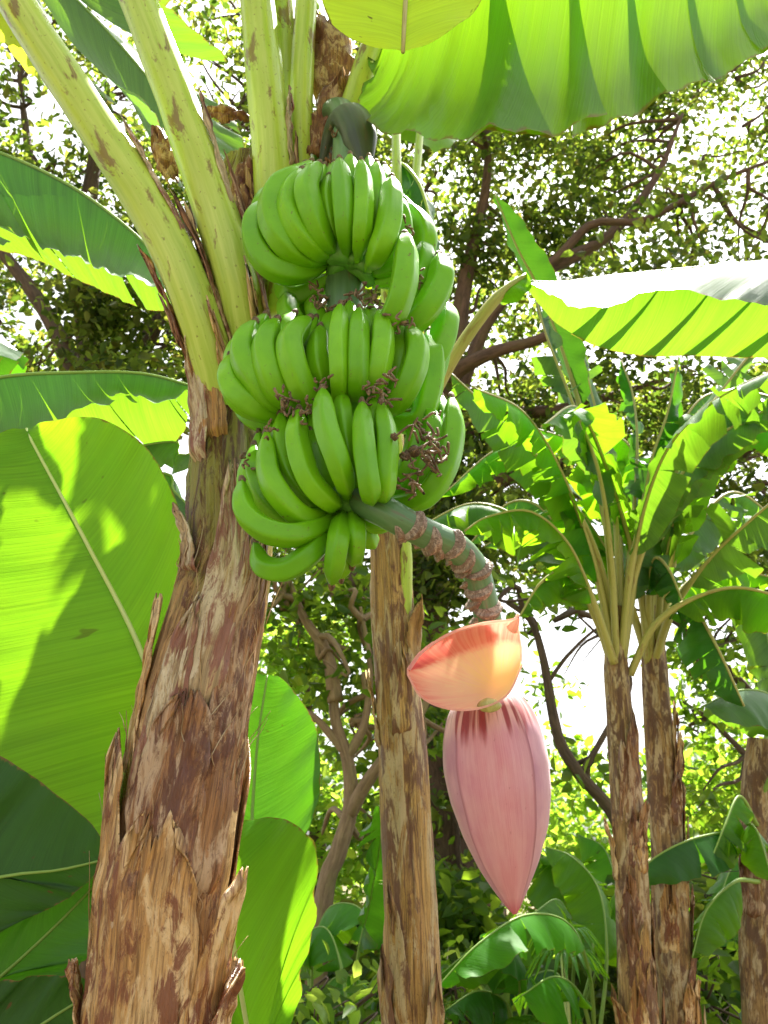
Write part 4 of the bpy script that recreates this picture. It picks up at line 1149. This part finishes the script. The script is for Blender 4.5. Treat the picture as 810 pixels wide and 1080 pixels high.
# the pair on the right
def right_pair():
    specs = []
    Y1 = 3.1
    b1 = Q(674, 1080, Y1).x
    r1, s1 = stem_plant('left one of the two slim banana plants standing close together on the right', [V((b1, Y1, -0.03)), Q(674, 1080, Y1), Q(662, 860, Y1), Q(650, 700, Y1), Q(648, 640, Y1)],
                        [(0, 0.075), (0.3, 0.060), (0.7, 0.048), (0.9, 0.040), (1, 0.03)], 'stem_far', flaps=20, seed=12)
    t1 = Q(650, 690, Y1)
    def L1(pts, w, root=r1, **kw):
        d = dict(start=0.4, mat='leaf_wax', rib=(0.014, 0.003), ribmat='petiole_tan', tears=(13, 13), fold=(0.95, 0.95), n=64, m=7, droop=0.4, tear_drop=0.42, short_max=0.4)
        d.update(kw)
        d['start'] = d['start'] * 0.72
        leaf(root, P_(*pts), w=w * 0.92, **d)
    L1([(650, 700, 3.08), (642, 630, 3.06), (620, 560, 3.0), (590, 508, 2.94), (535, 450, 2.88), (475, 393, 2.82)], 0.13, seed=101, start=0.42, fold=(1.0, 0.6), up=(0, -0.5, 1))
    L1([(650, 700, 3.08), (645, 600, 3.0), (632, 500, 2.92), (602, 420, 2.86), (575, 350, 2.8), (562, 300, 2.76)], 0.10, seed=102, start=0.45, fold=(0.9, 1.1), up=(-0.4, -0.8, 0.3))
    L1([(652, 700, 3.12), (652, 600, 3.12), (645, 500, 3.12), (628, 430, 3.1), (606, 350, 3.06)], 0.11, seed=103, start=0.5, fold=(1.0, 0.8), up=(-0.4, -0.8, 0.3))
    L1([(648, 700, 3.04), (628, 640, 2.98), (600, 575, 2.9), (560, 540, 2.84), (515, 545, 2.8), (490, 560, 2.78)], 0.14, seed=104, start=0.35, mat='leaf_fresh', fold=(0.7, 0.7))
    L1([(648, 700, 3.06), (622, 640, 3.02), (595, 605, 2.96), (570, 615, 2.92), (548, 650, 2.9)], 0.09, seed=105, start=0.45, mat='leaf_fresh', fold=(0.9, 0.9), tears=(9, 9), tear_drop=0.2)
    L1([(650, 700, 3.1), (655, 600, 3.2), (648, 520, 3.3), (610, 470, 3.36), (560, 450, 3.4)], 0.14, seed=106, mat='leaf_fresh')
    L1([(651, 700, 3.14), (664, 590, 3.2), (672, 480, 3.24), (668, 420, 3.26), (655, 380, 3.26)], 0.08, seed=107, mat='leaf_deep', start=0.5)
    # fresh upright spear leaf
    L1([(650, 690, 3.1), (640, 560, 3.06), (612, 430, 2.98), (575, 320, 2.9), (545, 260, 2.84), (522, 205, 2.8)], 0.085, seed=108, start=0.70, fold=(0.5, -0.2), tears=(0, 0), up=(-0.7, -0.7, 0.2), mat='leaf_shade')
    crown_leaves(r1, Q(650, 690, 3.1), 7, 131, 1.05, 0.105, mats=('leaf_rich', 'leaf_wax', 'leaf_wax'), up=(0, 0, 1))
    Y2 = 3.3
    b2 = Q(716, 1080, Y2).x
    r2, s2 = stem_plant('right one of the two slim banana plants, its leaf stalks spreading to the right', [V((b2, Y2, -0.03)), Q(716, 1080, Y2), Q(702, 860, Y2), Q(690, 700, Y2), Q(686, 640, Y2)],
                        [(0, 0.078), (0.3, 0.062), (0.7, 0.053), (0.9, 0.045), (1, 0.03)], 'stem_far', flaps=20, seed=13)
    L2 = lambda pts, w, **kw: L1(pts, w, root=r2, **kw)
    L2([(684, 700, 3.28), (676, 600, 3.2), (684, 500, 3.12), (704, 435, 3.08), (716, 376, 3.04)], 0.12, seed=111, start=0.45, mat='leaf_deep', fold=(1.0, 0.7), up=(-0.2, -0.9, 0.3))
    L2([(686, 700, 3.28), (690, 600, 3.2), (720, 480, 3.1), (770, 400, 3.04), (830, 330, 3.0)], 0.16, seed=112, start=0.4, fold=(0.5, 1.0), up=(0.2, -0.7, 0.6))
    L2([(690, 700, 3.28), (712, 640, 3.2), (748, 590, 3.1), (790, 550, 3.0), (850, 500, 2.92)], 0.16, seed=113, start=0.5, fold=(0.3, 0.8), up=(0, -0.6, 0.8), mat='leaf_wax')
    L2([(664, 712, 3.1), (690, 660, 3.05), (730, 632, 3.0), (780, 620, 2.94), (840, 640, 2.9), (880, 690, 2.88)], 0.13, seed=114, start=0.45, fold=(0.9, 0.9), mat='leaf_fresh', tears=(8, 8))
    L2([(686, 690, 3.3), (684, 630, 3.2), (690, 590, 3.12), (705, 600, 3.06), (722, 640, 3.02)], 0.10, seed=115, start=0.5, mat='leaf_deep', fold=(0.8, 0.8))
    L2([(690, 700, 3.28), (706, 650, 3.16), (730, 640, 3.08), (755, 680, 3.02), (785, 745, 3.0)], 0.13, seed=116, start=0.38, mat='leaf_deep', fold=(0.8, 0.7))
    L2([(688, 700, 3.32), (690, 580, 3.36), (678, 500, 3.4), (650, 460, 3.44), (600, 480, 3.48)], 0.13, seed=117, mat='leaf_fresh')
    L2([(690, 690, 3.34), (720, 620, 3.4), (760, 600, 3.44), (820, 610, 3.46)], 0.12, seed=118, mat='leaf_fresh')
    crown_leaves(r2, Q(688, 690, 3.3), 7, 132, 1.05, 0.105, mats=('leaf_rich', 'leaf_wax', 'leaf_wax'), up=(0, 0, 1))
    L2([(688, 700, 3.32), (700, 560, 3.4), (712, 470, 3.44), (740, 420, 3.46), (790, 410, 3.5)], 0.12, seed=119, mat='leaf_wax')
right_pair()

def far_right_plant():
    Yp = 3.5
    bx = Q(806, 1080, Yp).x
    root, st = stem_plant('banana plant cut by the right edge, leaves drooping low round its brown stem', [V((bx, Yp, -0.03)), Q(806, 1080, Yp), Q(800, 940, Yp), Q(798, 840, Yp), Q(800, 780, Yp)],
                          [(0, 0.09), (0.4, 0.075), (0.8, 0.06), (1, 0.04)], 'stem_far', flaps=8, seed=14)
    def L(pts, w, **kw):
        d = dict(start=0.25, mat='leaf_wax', rib=(0.009, 0.002), tears=(4, 4), fold=(0.8, 0.8), n=36, m=6, tear_drop=0.14)
        d.update(kw)
        leaf(root, P_(*pts), w=w, **d)
    L([(800, 850, 3.48), (830, 770, 3.36), (815, 735, 3.24), (780, 728, 3.14), (740, 745, 3.06)], 0.17, seed=121, start=0.3, fold=(0.5, 0.7), tears=(1, 1))
    L([(798, 870, 3.44), (780, 840, 3.34), (765, 870, 3.26), (745, 920, 3.2)], 0.11, seed=122, mat='leaf_fresh', tears=(10, 10), tear_drop=0.25)
    L([(798, 900, 3.44), (770, 880, 3.32), (730, 885, 3.22), (690, 905, 3.16), (668, 930, 3.14)], 0.13, seed=123, mat='leaf_deep', fold=(0.7, 0.9))
    L([(800, 930, 3.44), (775, 930, 3.34), (745, 960, 3.26), (730, 1010, 3.22)], 0.12, seed=124, mat='leaf_fresh')
    L([(800, 820, 3.5), (815, 720, 3.55), (800, 640, 3.6), (770, 600, 3.65)], 0.14, seed=125, mat='leaf_wax')
    L([(800, 840, 3.5), (860, 780, 3.4), (900, 800, 3.3)], 0.14, seed=126, mat='leaf_wax')
    L([(800, 900, 3.42), (790, 870, 3.3), (800, 880, 3.2), (815, 930, 3.15)], 0.12, seed=127, mat='leaf_fresh')
far_right_plant()

def young_plants():
    specs = [
        ('young banana plant with broad sunlit leaf under the hanging flower', (600, 1200, 4.3), 'leaf_fresh',
         [[(600, 1090), (605, 1000), (590, 950), (560, 965), (500, 1000), (462, 1030)], [(605, 1090), (625, 1010), (618, 950), (590, 915), (555, 890)], [(605, 1100), (630, 1020), (645, 960), (660, 930), (690, 940)], [(600, 1100), (590, 1030), (560, 1030), (520, 1060)]], 0.24),
        ('small banana shoot between the tan stem and the forked tree', (372, 1200, 4.0), 'leaf_deep',
         [[(372, 1100), (376, 1020), (392, 940), (402, 880), (400, 850)], [(370, 1100), (360, 1020), (345, 980), (325, 985), (310, 1020)], [(374, 1100), (390, 1040), (420, 1010), (450, 1020)], [(372, 1100), (350, 1060), (322, 1050), (300, 1075)]], 0.20),
        ('leafy banana shoot filling the gap between the paired stems and the right edge', (745, 1200, 4.6), 'leaf_young',
         [[(745, 1100), (742, 1020), (725, 960), (700, 940), (670, 960)], [(748, 1100), (755, 1000), (765, 930), (790, 900), (820, 920)], [(745, 1100), (730, 1040), (700, 1030), (672, 1060)], [(748, 1100), (765, 1040), (790, 1020), (815, 1040)]], 0.22),
        ('banana shoot low between the flower tip and the left stem of the pair', (545, 1200, 3.9), 'leaf_deep',
         [[(545, 1110), (535, 1060), (505, 1045), (470, 1065)], [(548, 1110), (560, 1050), (590, 1035), (625, 1060)], [(545, 1110), (548, 1040), (540, 1000), (515, 985)]], 0.16),
    ]
    specs += [
        ('bushy banana shoot behind the left stem of the pair with leaves fanned low', (640, 1200, 5.0), 'leaf_fresh',
         [[(640, 1100), (640, 1000), (625, 930), (600, 900), (570, 905)], [(645, 1100), (655, 980), (640, 900), (610, 880)], [(640, 1100), (660, 1010), (690, 950), (725, 950)], [(640, 1100), (620, 1040), (585, 1020), (555, 1050)]], 0.26),
        ('pale green banana shoot left of the tan stem at the bottom', (330, 1200, 4.6), 'leaf_young',
         [[(330, 1100), (330, 1010), (345, 960), (375, 955), (400, 985)], [(330, 1100), (322, 1000), (310, 960), (295, 950)], [(332, 1100), (345, 1040), (372, 1030), (398, 1060)]], 0.22),
    ]
    specs += [
        ('spreading banana shoot right below the flower tip, one long leaf arching to the tan stem', (628, 1200, 3.5), 'leaf_rich',
         [[(628, 1110), (622, 1030), (600, 975), (555, 965), (505, 995), (462, 1040)], [(630, 1110), (640, 1010), (632, 940), (605, 905), (575, 893)], [(628, 1110), (612, 1050), (585, 1030), (550, 1050)]], 0.15),
    ]
    for i, (lab, (bx, by, Yp), mt, leaves, w) in enumerate(specs):
        g = V((Q(bx, 1080, Yp).x, Yp, -0.03))
        root, st = stem_plant(lab, [g, g + V((0, 0, 0.4)), Q(leaves[0][0][0], 1085, Yp)], [0.05, 0.04, 0.02], 'stem_tan', flaps=1, seed=20 + i)
        for j, pts in enumerate(leaves):
            dy = [0, -0.1, -0.25, -0.4, -0.55, -0.6]
            sgn = 1 if j % 2 == 0 else -0.6
            leaf(root, [Q(x, y, Yp + dy[k] * sgn) for k, (x, y) in enumerate(pts)], w=w * (0.8 + 0.1 * (j % 3)), start=0.35, mat=mt if j % 2 == 0 else rnd.choice(['leaf_fresh', 'leaf_deep', 'leaf_young']), seed=200 + i * 10 + j,
                 rib=(0.008, 0.002), tears=(j % 3 + 4, j % 2 + 6), fold=(0.5, 0.6), n=40, m=6, tear_drop=0.16, ruffle=0.014)
young_plants()

def fan_palm(label, c, Yp, size, seed):
    g = V((Q(*c, Yp).x, Yp, -0.03))
    root = thing('fan_palm', g, label, 'palm', 'small palms')
    rg = random.Random(seed)
    for k in range(4):
        a = k * 1.6 + rg.uniform(-0.3, 0.3)
        hub = Q(*c, Yp) + V((math.cos(a) * size * 0.8, math.sin(a) * size * 0.8, rg.uniform(-0.25, 0.15)))
        if k == 0: hub = Q(*c, Yp - 0.2)
        fr = MB()
        fr.tube([g + V((0, 0, 0.02)), g.lerp(hub, 0.5) + V((0, 0, 0.15)), hub], [0.008, 0.006, 0.004], 14, 6)
        fo = fr.build('leaf_stalk', M['midrib'], root)
        bl = MB()
        out = (hub - V((g.x, g.y, hub.z)))
        out = out.normalized() if out.length > 0.05 else V((0, -1, 0))
        for q in range(15):
            b = (q / 14 - 0.5) * 3.6
            side = out.cross(V((0, 0, 1)))
            d = (out * math.cos(b) + side * math.sin(b)).normalized()
            tip = hub + d * size * (1 - 0.2 * abs(b) / 1.8) + V((0, 0, -size * 0.55))
            m2 = hub + d * size * 0.5 + V((0, 0, -size * 0.08))
            sdv = d.cross(V((0, 0, 1))).normalized()
            ctr = spline([hub, m2, tip], 8)
            wv = [0.004, 0.014, 0.018, 0.018, 0.015, 0.011, 0.006, 0.001]
            Pm = np.zeros((8, 3, 3)); UV = np.zeros((8, 3, 2))
            for i in range(8):
                for j in (-1, 0, 1):
                    Pm[i, j + 1] = ctr[i] + np.array(sdv) * j * wv[i] * size / 0.3 + np.array((0, 0, 0.008 * abs(j)))
                    UV[i, j + 1] = (0.5 + j * 0.5, i * 0.03 + q)
            bl.grid(Pm, UV)
        bl.build('frond', M['leaf_young'], fo)
fan_palm('small fan palm below the flower beside the left stem of the pair', (596, 1000), 3.7, 0.17, 3)

# ================================================================== TREES
def leaf_cloud(mb_list, clumps, size, rg, per_spray=26, spray=0.16):
    """many small leaves gathered in sprays through each clump's volume"""
    V_, F_ = [], []
    for c, rad, cnt in clumps:
        ns = max(1, cnt // per_spray)
        d = rg.normal(size=(ns, 3))
        d = d / np.linalg.norm(d, axis=1, keepdims=True) * rg.random((ns, 1)) ** 0.45
        sc = np.array(c) + d * np.array(rad)
        cen = np.repeat(sc, per_spray, 0) + rg.normal(size=(ns * per_spray, 3)) * spray * np.array([1, 1, 0.55])
        n = len(cen)
        ax = rg.normal(size=(n, 3)); ax[:, 2] = ax[:, 2] * 0.7 - 0.25
        ax = unit(ax)
        nr = rg.normal(size=(n, 3)) + np.array([0, 0, 0.9])
        sd = unit(np.cross(ax, nr))
        nn = np.cross(sd, ax)
        ln = size * rg.uniform(0.6, 1.35, (n, 1))
        wd = ln * rg.uniform(0.24, 0.36, (n, 1))
        b = cen
        up_ = nn * wd * 0.3
        dr = nn * ln
        q = np.stack([b, b + ax * ln * 0.28 + sd * wd * 0.9 + up_, b + ax * ln * 0.66 + sd * wd * 0.72 + up_ - dr * 0.05, b + ax * ln - dr * 0.16,
                      b + ax * ln * 0.66 - sd * wd * 0.72 + up_ - dr * 0.05, b + ax * ln * 0.28 - sd * wd * 0.9 + up_], 1)
        V_.append(q.reshape(-1, 3))
    return np.vstack(V_)

def tree(name, label, cat, base, trunk, limbs, clumps, mat, bark, leafsize=0.09, seed=0, group=None, twigs=3, spray=0.16, trunk_name='trunk', twig_r=None):
    twig_r = twig_r or (0.022 if trunk_name == 'trunk' and leafsize < 0.12 else 0.006)
    root = thing(name, base, label, cat, group)
    rg = np.random.default_rng(seed)
    pr = random.Random(seed)
    tb = MB()
    pts, r = trunk
    C = tb.tube(pts, r, 60, 20, jit=0.12, seed=seed)
    tr = tb.build(trunk_name, M[bark], root)
    lp = [Vector(p) for p in C]
    for lpts, lr in limbs:
        lb = MB()
        Cl = lb.tube(lpts, lr, 36, 10, jit=0.10, seed=seed + len(lp))
        lb.build('branch', M[bark], root)
        lp += [Vector(p) for p in Cl]
    # twigs carry the clumps
    tw = MB()
    for c, rad, cnt in clumps:
        c = Vector(c)
        best = min(lp, key=lambda p: (p - c).length * pr.uniform(0.8, 1.3) + (2.0 if p.z > c.z + 0.8 else 0))
        if (best - c).length > 1.3:
            best = c + (best - c).normalized() * 0.7
        for q in range(twigs):
            e = c + Vector((pr.gauss(0, rad[0] * 0.5), pr.gauss(0, rad[1] * 0.5), pr.gauss(0, rad[2] * 0.5)))
            md = best.lerp(e, 0.5) + Vector((pr.gauss(0, 0.12), pr.gauss(0, 0.12), pr.gauss(0, 0.12)))
            tw.tube([best, best.lerp(md, 0.5) + Vector((pr.gauss(0, 0.06), 0, pr.gauss(0, 0.06))), md, e], [(0, twig_r), (0.5, twig_r * 0.55), (1, twig_r * 0.2)], 14, 5, caps=False)
    if clumps:
        tag(tw.build('twigs', M[bark], root), kind='stuff')
        Vt = leaf_cloud(None, clumps, leafsize, rg, spray=spray)
        me = bpy.data.meshes.new('crown')
        n = len(Vt) // 6
        me.vertices.add(len(Vt)); me.loops.add(n * 8); me.polygons.add(n * 2)
        me.vertices.foreach_set('co', (Vt - np.array(base)).ravel())
        me.loops.foreach_set('vertex_index', (np.arange(n)[:, None] * 6 + np.array([0, 1, 2, 3, 0, 3, 4, 5])[None]).ravel())
        me.polygons.foreach_set('loop_start', np.arange(0, n * 8, 4))
        me.update(calc_edges=True)
        me.materials.append(M[mat])
        o = bpy.data.objects.new('crown', me)
        COL.objects.link(o)
        o.parent = root
    return root

def CL(*items):
    """clumps: (x, y, distance, radius px, leaves)"""
    out = []
    for x, y, Yd, rp, cnt in items:
        c = Q(x, y, Yd)
        r = rp * mpp(y, Yd)
        out.append((tuple(c), (r, max(0.35, r * 0.9), r * 0.8), cnt))
    return out

def gx(px, Yd):
    return V((Q(px, 960, Yd).x, Yd, -0.06))

def trees():
    rg = random.Random(3)
    # great dark tree behind the bunch: leaning trunk, wide crown over the right half
    Yd = 7.0
    cl = []
    for yy in range(90, 640, 62):
        for xx in range(430, 960, 62):
            if 560 < xx < 760 and yy > 540: continue
            k = 700
            if xx > 700 and 90 < yy < 300: k = 360
            if yy > 470: k = 460
            cl.append((xx + rg.uniform(-25, 25), yy + rg.uniform(-22, 22), Yd + rg.uniform(-1.0, 1.6), 46, int(k * rg.uniform(0.5, 1.3))))
    tree('shade_tree', 'great dark shade tree behind the fruit bunch with gnarled limbs and a wide crown', 'tree', gx(480, Yd),
         ([gx(480, Yd), Q(478, 1000, Yd), Q(470, 860, Yd), Q(452, 760, Yd), Q(430, 680, Yd), Q(440, 560, Yd + 0.2), Q(470, 450, Yd + 0.3)], [(0, 0.42), (0.4, 0.34), (0.7, 0.30), (1, 0.16)]),
         [([Q(440, 620, Yd), Q(400, 640, Yd - 0.3), Q(355, 610, Yd - 0.5), Q(320, 570, Yd - 0.6)], [0.22, 0.18, 0.13, 0.08]),
          ([Q(465, 460, Yd + 0.3), Q(475, 400, Yd), Q(520, 372, Yd - 0.3), Q(580, 352, Yd - 0.5), Q(640, 300, Yd - 0.5)], [0.09, 0.07, 0.05, 0.034, 0.016]),
          ([Q(470, 450, Yd + 0.3), Q(520, 330, Yd), Q(585, 275, Yd - 0.2), Q(625, 236, Yd - 0.3), Q(680, 232, Yd - 0.4), Q(760, 190, Yd - 0.4), Q(840, 160, Yd - 0.4)], [0.09, 0.062, 0.05, 0.038, 0.028, 0.02, 0.012]),
          ([Q(470, 450, Yd + 0.3), Q(490, 300, Yd + 0.2), Q(512, 200, Yd), Q(515, 120, Yd)], [0.14, 0.08, 0.05, 0.02]),
          ([Q(560, 290, Yd - 0.2), Q(640, 250, Yd), Q(690, 190, Yd), Q(720, 120, Yd)], [0.08, 0.05, 0.035, 0.015]),
          ([Q(480, 520, Yd + 0.2), Q(540, 500, Yd + 0.2), Q(620, 520, Yd + 0.3), Q(700, 500, Yd + 0.3), Q(800, 480, Yd + 0.4)], [0.1, 0.07, 0.05, 0.035, 0.02]),
          ([Q(470, 470, Yd + 0.3), Q(520, 440, Yd + 0.2), Q(600, 430, Yd + 0.1), Q(700, 400, Yd + 0.1)], [0.1, 0.06, 0.04, 0.02])],
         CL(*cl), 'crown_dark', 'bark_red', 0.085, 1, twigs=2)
    # dark vine mass on its trunk
    # tree on the left
    Yd = 7.6
    cl = []
    for yy in range(-20, 460, 64):
        for xx in range(-170, 420, 64):
            k = 480
            if yy < 130: k = 250
            if yy > 330: k = 620
            cl.append((xx + rg.uniform(-28, 28), yy + rg.uniform(-24, 24), Yd + rg.uniform(-1.0, 1.5), 46, int(k * rg.uniform(0.4, 1.35))))
    tree('shade_tree', 'leafy tree behind the leaning leaf stalks on the upper left', 'tree', gx(110, Yd),
         ([gx(110, Yd), Q(112, 800, Yd), Q(115, 600, Yd), Q(100, 420, Yd), Q(90, 260, Yd), Q(110, 100, Yd)], [(0, 0.24), (0.5, 0.18), (1, 0.04)]),
         [([Q(112, 500, Yd), Q(60, 350, Yd - 0.3), Q(-20, 240, Yd - 0.4), Q(-100, 160, Yd - 0.4)], [0.12, 0.08, 0.05, 0.02]),
          ([Q(105, 460, Yd), Q(180, 300, Yd - 0.2), Q(230, 150, Yd - 0.2), Q(300, 60, Yd)], [0.12, 0.08, 0.05, 0.02]),
          ([Q(95, 300, Yd), Q(40, 200, Yd - 0.3), Q(20, 80, Yd - 0.3)], [0.08, 0.05, 0.02])],
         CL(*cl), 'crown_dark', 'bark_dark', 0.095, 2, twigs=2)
    # brown forked tree in the gap left of the tan stem
    Yd = 5.2
    tree('forked_tree', 'pale brown forked tree trunk seen between the two front banana stems', 'tree', gx(330, Yd),
         ([gx(322, Yd), Q(340, 960, Yd), Q(356, 900, Yd), Q(370, 850, Yd), Q(366, 800, Yd), Q(354, 760, Yd), Q(352, 720, Yd)], [(0, 0.075), (0.35, 0.058), (0.65, 0.045), (1, 0.025)]),
         [([Q(368, 860, Yd), Q(384, 830, Yd - 0.05), Q(405, 800, Yd - 0.1), Q(440, 760, Yd - 0.1), Q(470, 690, Yd)], [0.042, 0.034, 0.026, 0.018, 0.010]),
          ([Q(354, 740, Yd), Q(345, 690, Yd), Q(320, 650, Yd), Q(300, 600, Yd)], [0.05, 0.035, 0.025, 0.012]),
          ([Q(362, 790, Yd), Q(330, 755, Yd), Q(300, 740, Yd)], [0.03, 0.02, 0.01]),
          ([Q(366, 800, Yd), Q(385, 760, Yd), Q(390, 700, Yd), Q(380, 640, Yd)], [0.03, 0.022, 0.016, 0.01])],
         CL((310, 640, 5.3, 45, 260), (340, 700, 5.4, 35, 180), (385, 730, 5.5, 35, 200), (300, 590, 5.3, 45, 260), (380, 640, 5.6, 40, 260), (400, 870, 6.2, 40, 260), (385, 800, 6.0, 35, 200), (470, 690, 5.4, 30, 150), (450, 760, 5.8, 30, 150)),
         'crown_mid', 'bark_brown', 0.085, 3, twigs=3, spray=0.13)
    # slender dark tree in the bright gap
    Yd = 4.8
    tree('slender_tree', 'slender crooked dark tree curving through the bright gap beside the flower', 'tree', gx(690, Yd),
         ([gx(690, Yd), Q(672, 960, Yd), Q(650, 865, Yd), Q(612, 818, Yd), Q(588, 775, Yd), Q(574, 700, Yd), Q(560, 655, Yd), Q(535, 635, Yd)], [(0, 0.05), (0.4, 0.035), (0.7, 0.03), (1, 0.015)]),
         [([Q(612, 818, Yd), Q(640, 770, Yd), Q(665, 720, Yd), Q(640, 680, Yd), Q(600, 640, Yd)], [0.018, 0.014, 0.012, 0.008, 0.005]),
          ([Q(578, 720, Yd), Q(600, 690, Yd), Q(635, 660, Yd), Q(680, 650, Yd)], [0.012, 0.01, 0.007, 0.004])],
         CL((560, 640, 4.8, 22, 60), (605, 640, 4.9, 24, 70), (625, 800, 5.0, 28, 60)), 'crown_mid', 'bark_dark', 0.08, 4, twigs=2)
    # right tree, loose leaves over the bright gap
    Yd = 7.5
    cl = [(770 + rg.uniform(-30, 45), y, Yd + rg.uniform(-0.8, 0.8), 38, int(190 * rg.uniform(0.5, 1.2))) for y in range(560, 900, 42)]
    cl += [(850 + rg.uniform(-30, 60), y, Yd + rg.uniform(-0.8, 0.8), 45, 260) for y in range(540, 900, 60)]
    cl += [(735, 690, Yd, 26, 90), (745, 760, Yd, 24, 80), (725, 620, Yd, 30, 120), (590, 620, Yd, 24, 60), (600, 720, Yd + 1, 30, 90)]
    tree('shade_tree', 'loose leaved tree by the right edge in front of the bright sky', 'tree', gx(850, Yd),
         ([gx(850, Yd), Q(845, 900, Yd), Q(830, 760, Yd), Q(800, 660, Yd), Q(790, 560, Yd)], [(0, 0.16), (0.5, 0.1), (1, 0.03)]),
         [([Q(835, 790, Yd), Q(790, 730, Yd), Q(740, 680, Yd), Q(700, 650, Yd), Q(650, 640, Yd)], [0.05, 0.04, 0.03, 0.018, 0.008]),
          ([Q(840, 850, Yd), Q(790, 800, Yd), Q(750, 760, Yd), Q(720, 740, Yd)], [0.04, 0.03, 0.02, 0.01])],
         CL(*cl), 'crown_mid', 'bark_dark', 0.10, 5, twigs=2)
    # sunlit trees and shrubs farther back
    far = [(-60, 11.0, 620, 1000, 90, 'left of everything, half hidden by the glowing leaf'), (330, 10.5, 660, 1010, 70, 'seen low between the two front banana stems'), (520, 11.5, 800, 1010, 80, 'lit pale green low behind the flower tip'),
           (650, 10.0, 830, 1010, 70, 'lit pale green at the foot of the bright gap'), (790, 10.8, 830, 1010, 80, 'lit pale green low at the right edge'), (930, 11.4, 600, 1010, 90, 'just past the right edge')]
    for i, (x, Yf, y0, y1, wpx, where) in enumerate(far):
        cl = []
        for yy in range(y0, y1, 44):
            for q in range(3):
                cl.append((x + rg.uniform(-wpx, wpx), yy + rg.uniform(-18, 18), Yf + rg.uniform(-0.8, 0.8), 36, int(300 * rg.uniform(0.5, 1.2))))
        tree('sunlit_tree', 'bushy sunlit tree far back, ' + where, 'tree', gx(x, Yf),
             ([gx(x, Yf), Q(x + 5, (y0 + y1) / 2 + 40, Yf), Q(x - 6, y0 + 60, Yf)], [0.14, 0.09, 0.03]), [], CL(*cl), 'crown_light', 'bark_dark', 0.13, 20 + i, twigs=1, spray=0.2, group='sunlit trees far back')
    # undergrowth shrubs
    sh = [(480, 5.6, 940, 'at the foot of the great dark tree'), (400, 6.2, 980, 'behind the tan stem'), (560, 6.0, 1000, 'below the flower tip'), (640, 5.4, 960, 'behind the paired stems'),
          (740, 5.8, 960, 'right of the paired stems'), (830, 5.2, 1000, 'by the right edge'), (320, 5.9, 1010, 'under the forked tree'), (700, 4.9, 1040, 'low between the paired stems')]
    for i, (x, Yf, y0, where) in enumerate(sh):
        cl = []
        for yy in range(y0, 1130, 36):
            for q in range(2):
                cl.append((x + rg.uniform(-45, 45), yy, Yf + rg.uniform(-0.4, 0.4), 30, int(140 * rg.uniform(0.6, 1.2))))
        tree('shrub', 'green shrub ' + where, 'shrub', gx(x, Yf), ([gx(x, Yf), Q(x + 4, (y0 + 1130) / 2, Yf), Q(x, y0 + 10, Yf)], [0.03, 0.02, 0.008]), [], CL(*cl),
             ['crown_mid', 'crown_dark', 'crown_light'][i % 3], 'bark_dark', 0.12, 40 + i, group='undergrowth shrubs', twigs=2, spray=0.12, trunk_name='stem')
    near_sh = [(480, 4.5, 1030, 'low in front of the dark tree'), (545, 4.7, 1040, 'at the bottom below the flower'), (745, 3.9, 1020, 'between the pair and the right edge stem'),
               (370, 3.4, 1055, 'at the bottom beside the tan stem'), (310, 3.7, 1050, 'low beside the folded leaf'), (765, 5.0, 920, 'halfway up beside the right edge stem')]
    for i, (x, Yf, y0, where) in enumerate(near_sh):
        cl = []
        for yy in range(y0, 1150, 40):
            for q in range(2):
                cl.append((x + rg.uniform(-38, 38), yy, Yf + rg.uniform(-0.25, 0.25), 24, int(60 * rg.uniform(0.6, 1.3))))
        tree('shrub', 'small weedy shrub ' + where, 'shrub', gx(x, Yf), ([gx(x, Yf), Q(x + 4, (y0 + 1150) / 2, Yf), Q(x, y0 + 10, Yf)], [0.014, 0.01, 0.005]), [], CL(*cl),
             ['crown_light', 'crown_mid', 'crown_mid'][i % 3], 'bark_dark', [0.07, 0.11, 0.085][i % 3], 80 + i, group='undergrowth shrubs', twigs=2, spray=0.09, trunk_name='stem')
    # climbing vine on the dark trunk and its low limb
    Yd = 6.6
    cl = [(350, 600, Yd, 30, 160), (385, 620, Yd, 34, 220), (400, 660, Yd, 32, 200), (440, 700, Yd, 30, 160), (455, 780, Yd, 28, 150), (470, 850, Yd, 30, 160), (470, 920, Yd, 28, 150), (500, 580, Yd, 40, 240), (470, 540, Yd, 40, 240), (540, 560, Yd, 36, 160), (455, 620, Yd, 34, 200), (490, 640, Yd, 30, 160)]
    tree('climbing_vine', 'dark climbing vine clinging to the leaning trunk of the great tree', 'vine', gx(490, Yd), ([gx(490, Yd), Q(486, 930, Yd), Q(474, 820, Yd), Q(450, 730, Yd), Q(430, 650, Yd), Q(380, 610, Yd)], [0.03, 0.025, 0.02, 0.015, 0.012, 0.008]), [], CL(*cl), 'crown_dark', 'bark_dark', 0.085, 60, twigs=1, spray=0.12, trunk_name='stem')
trees()
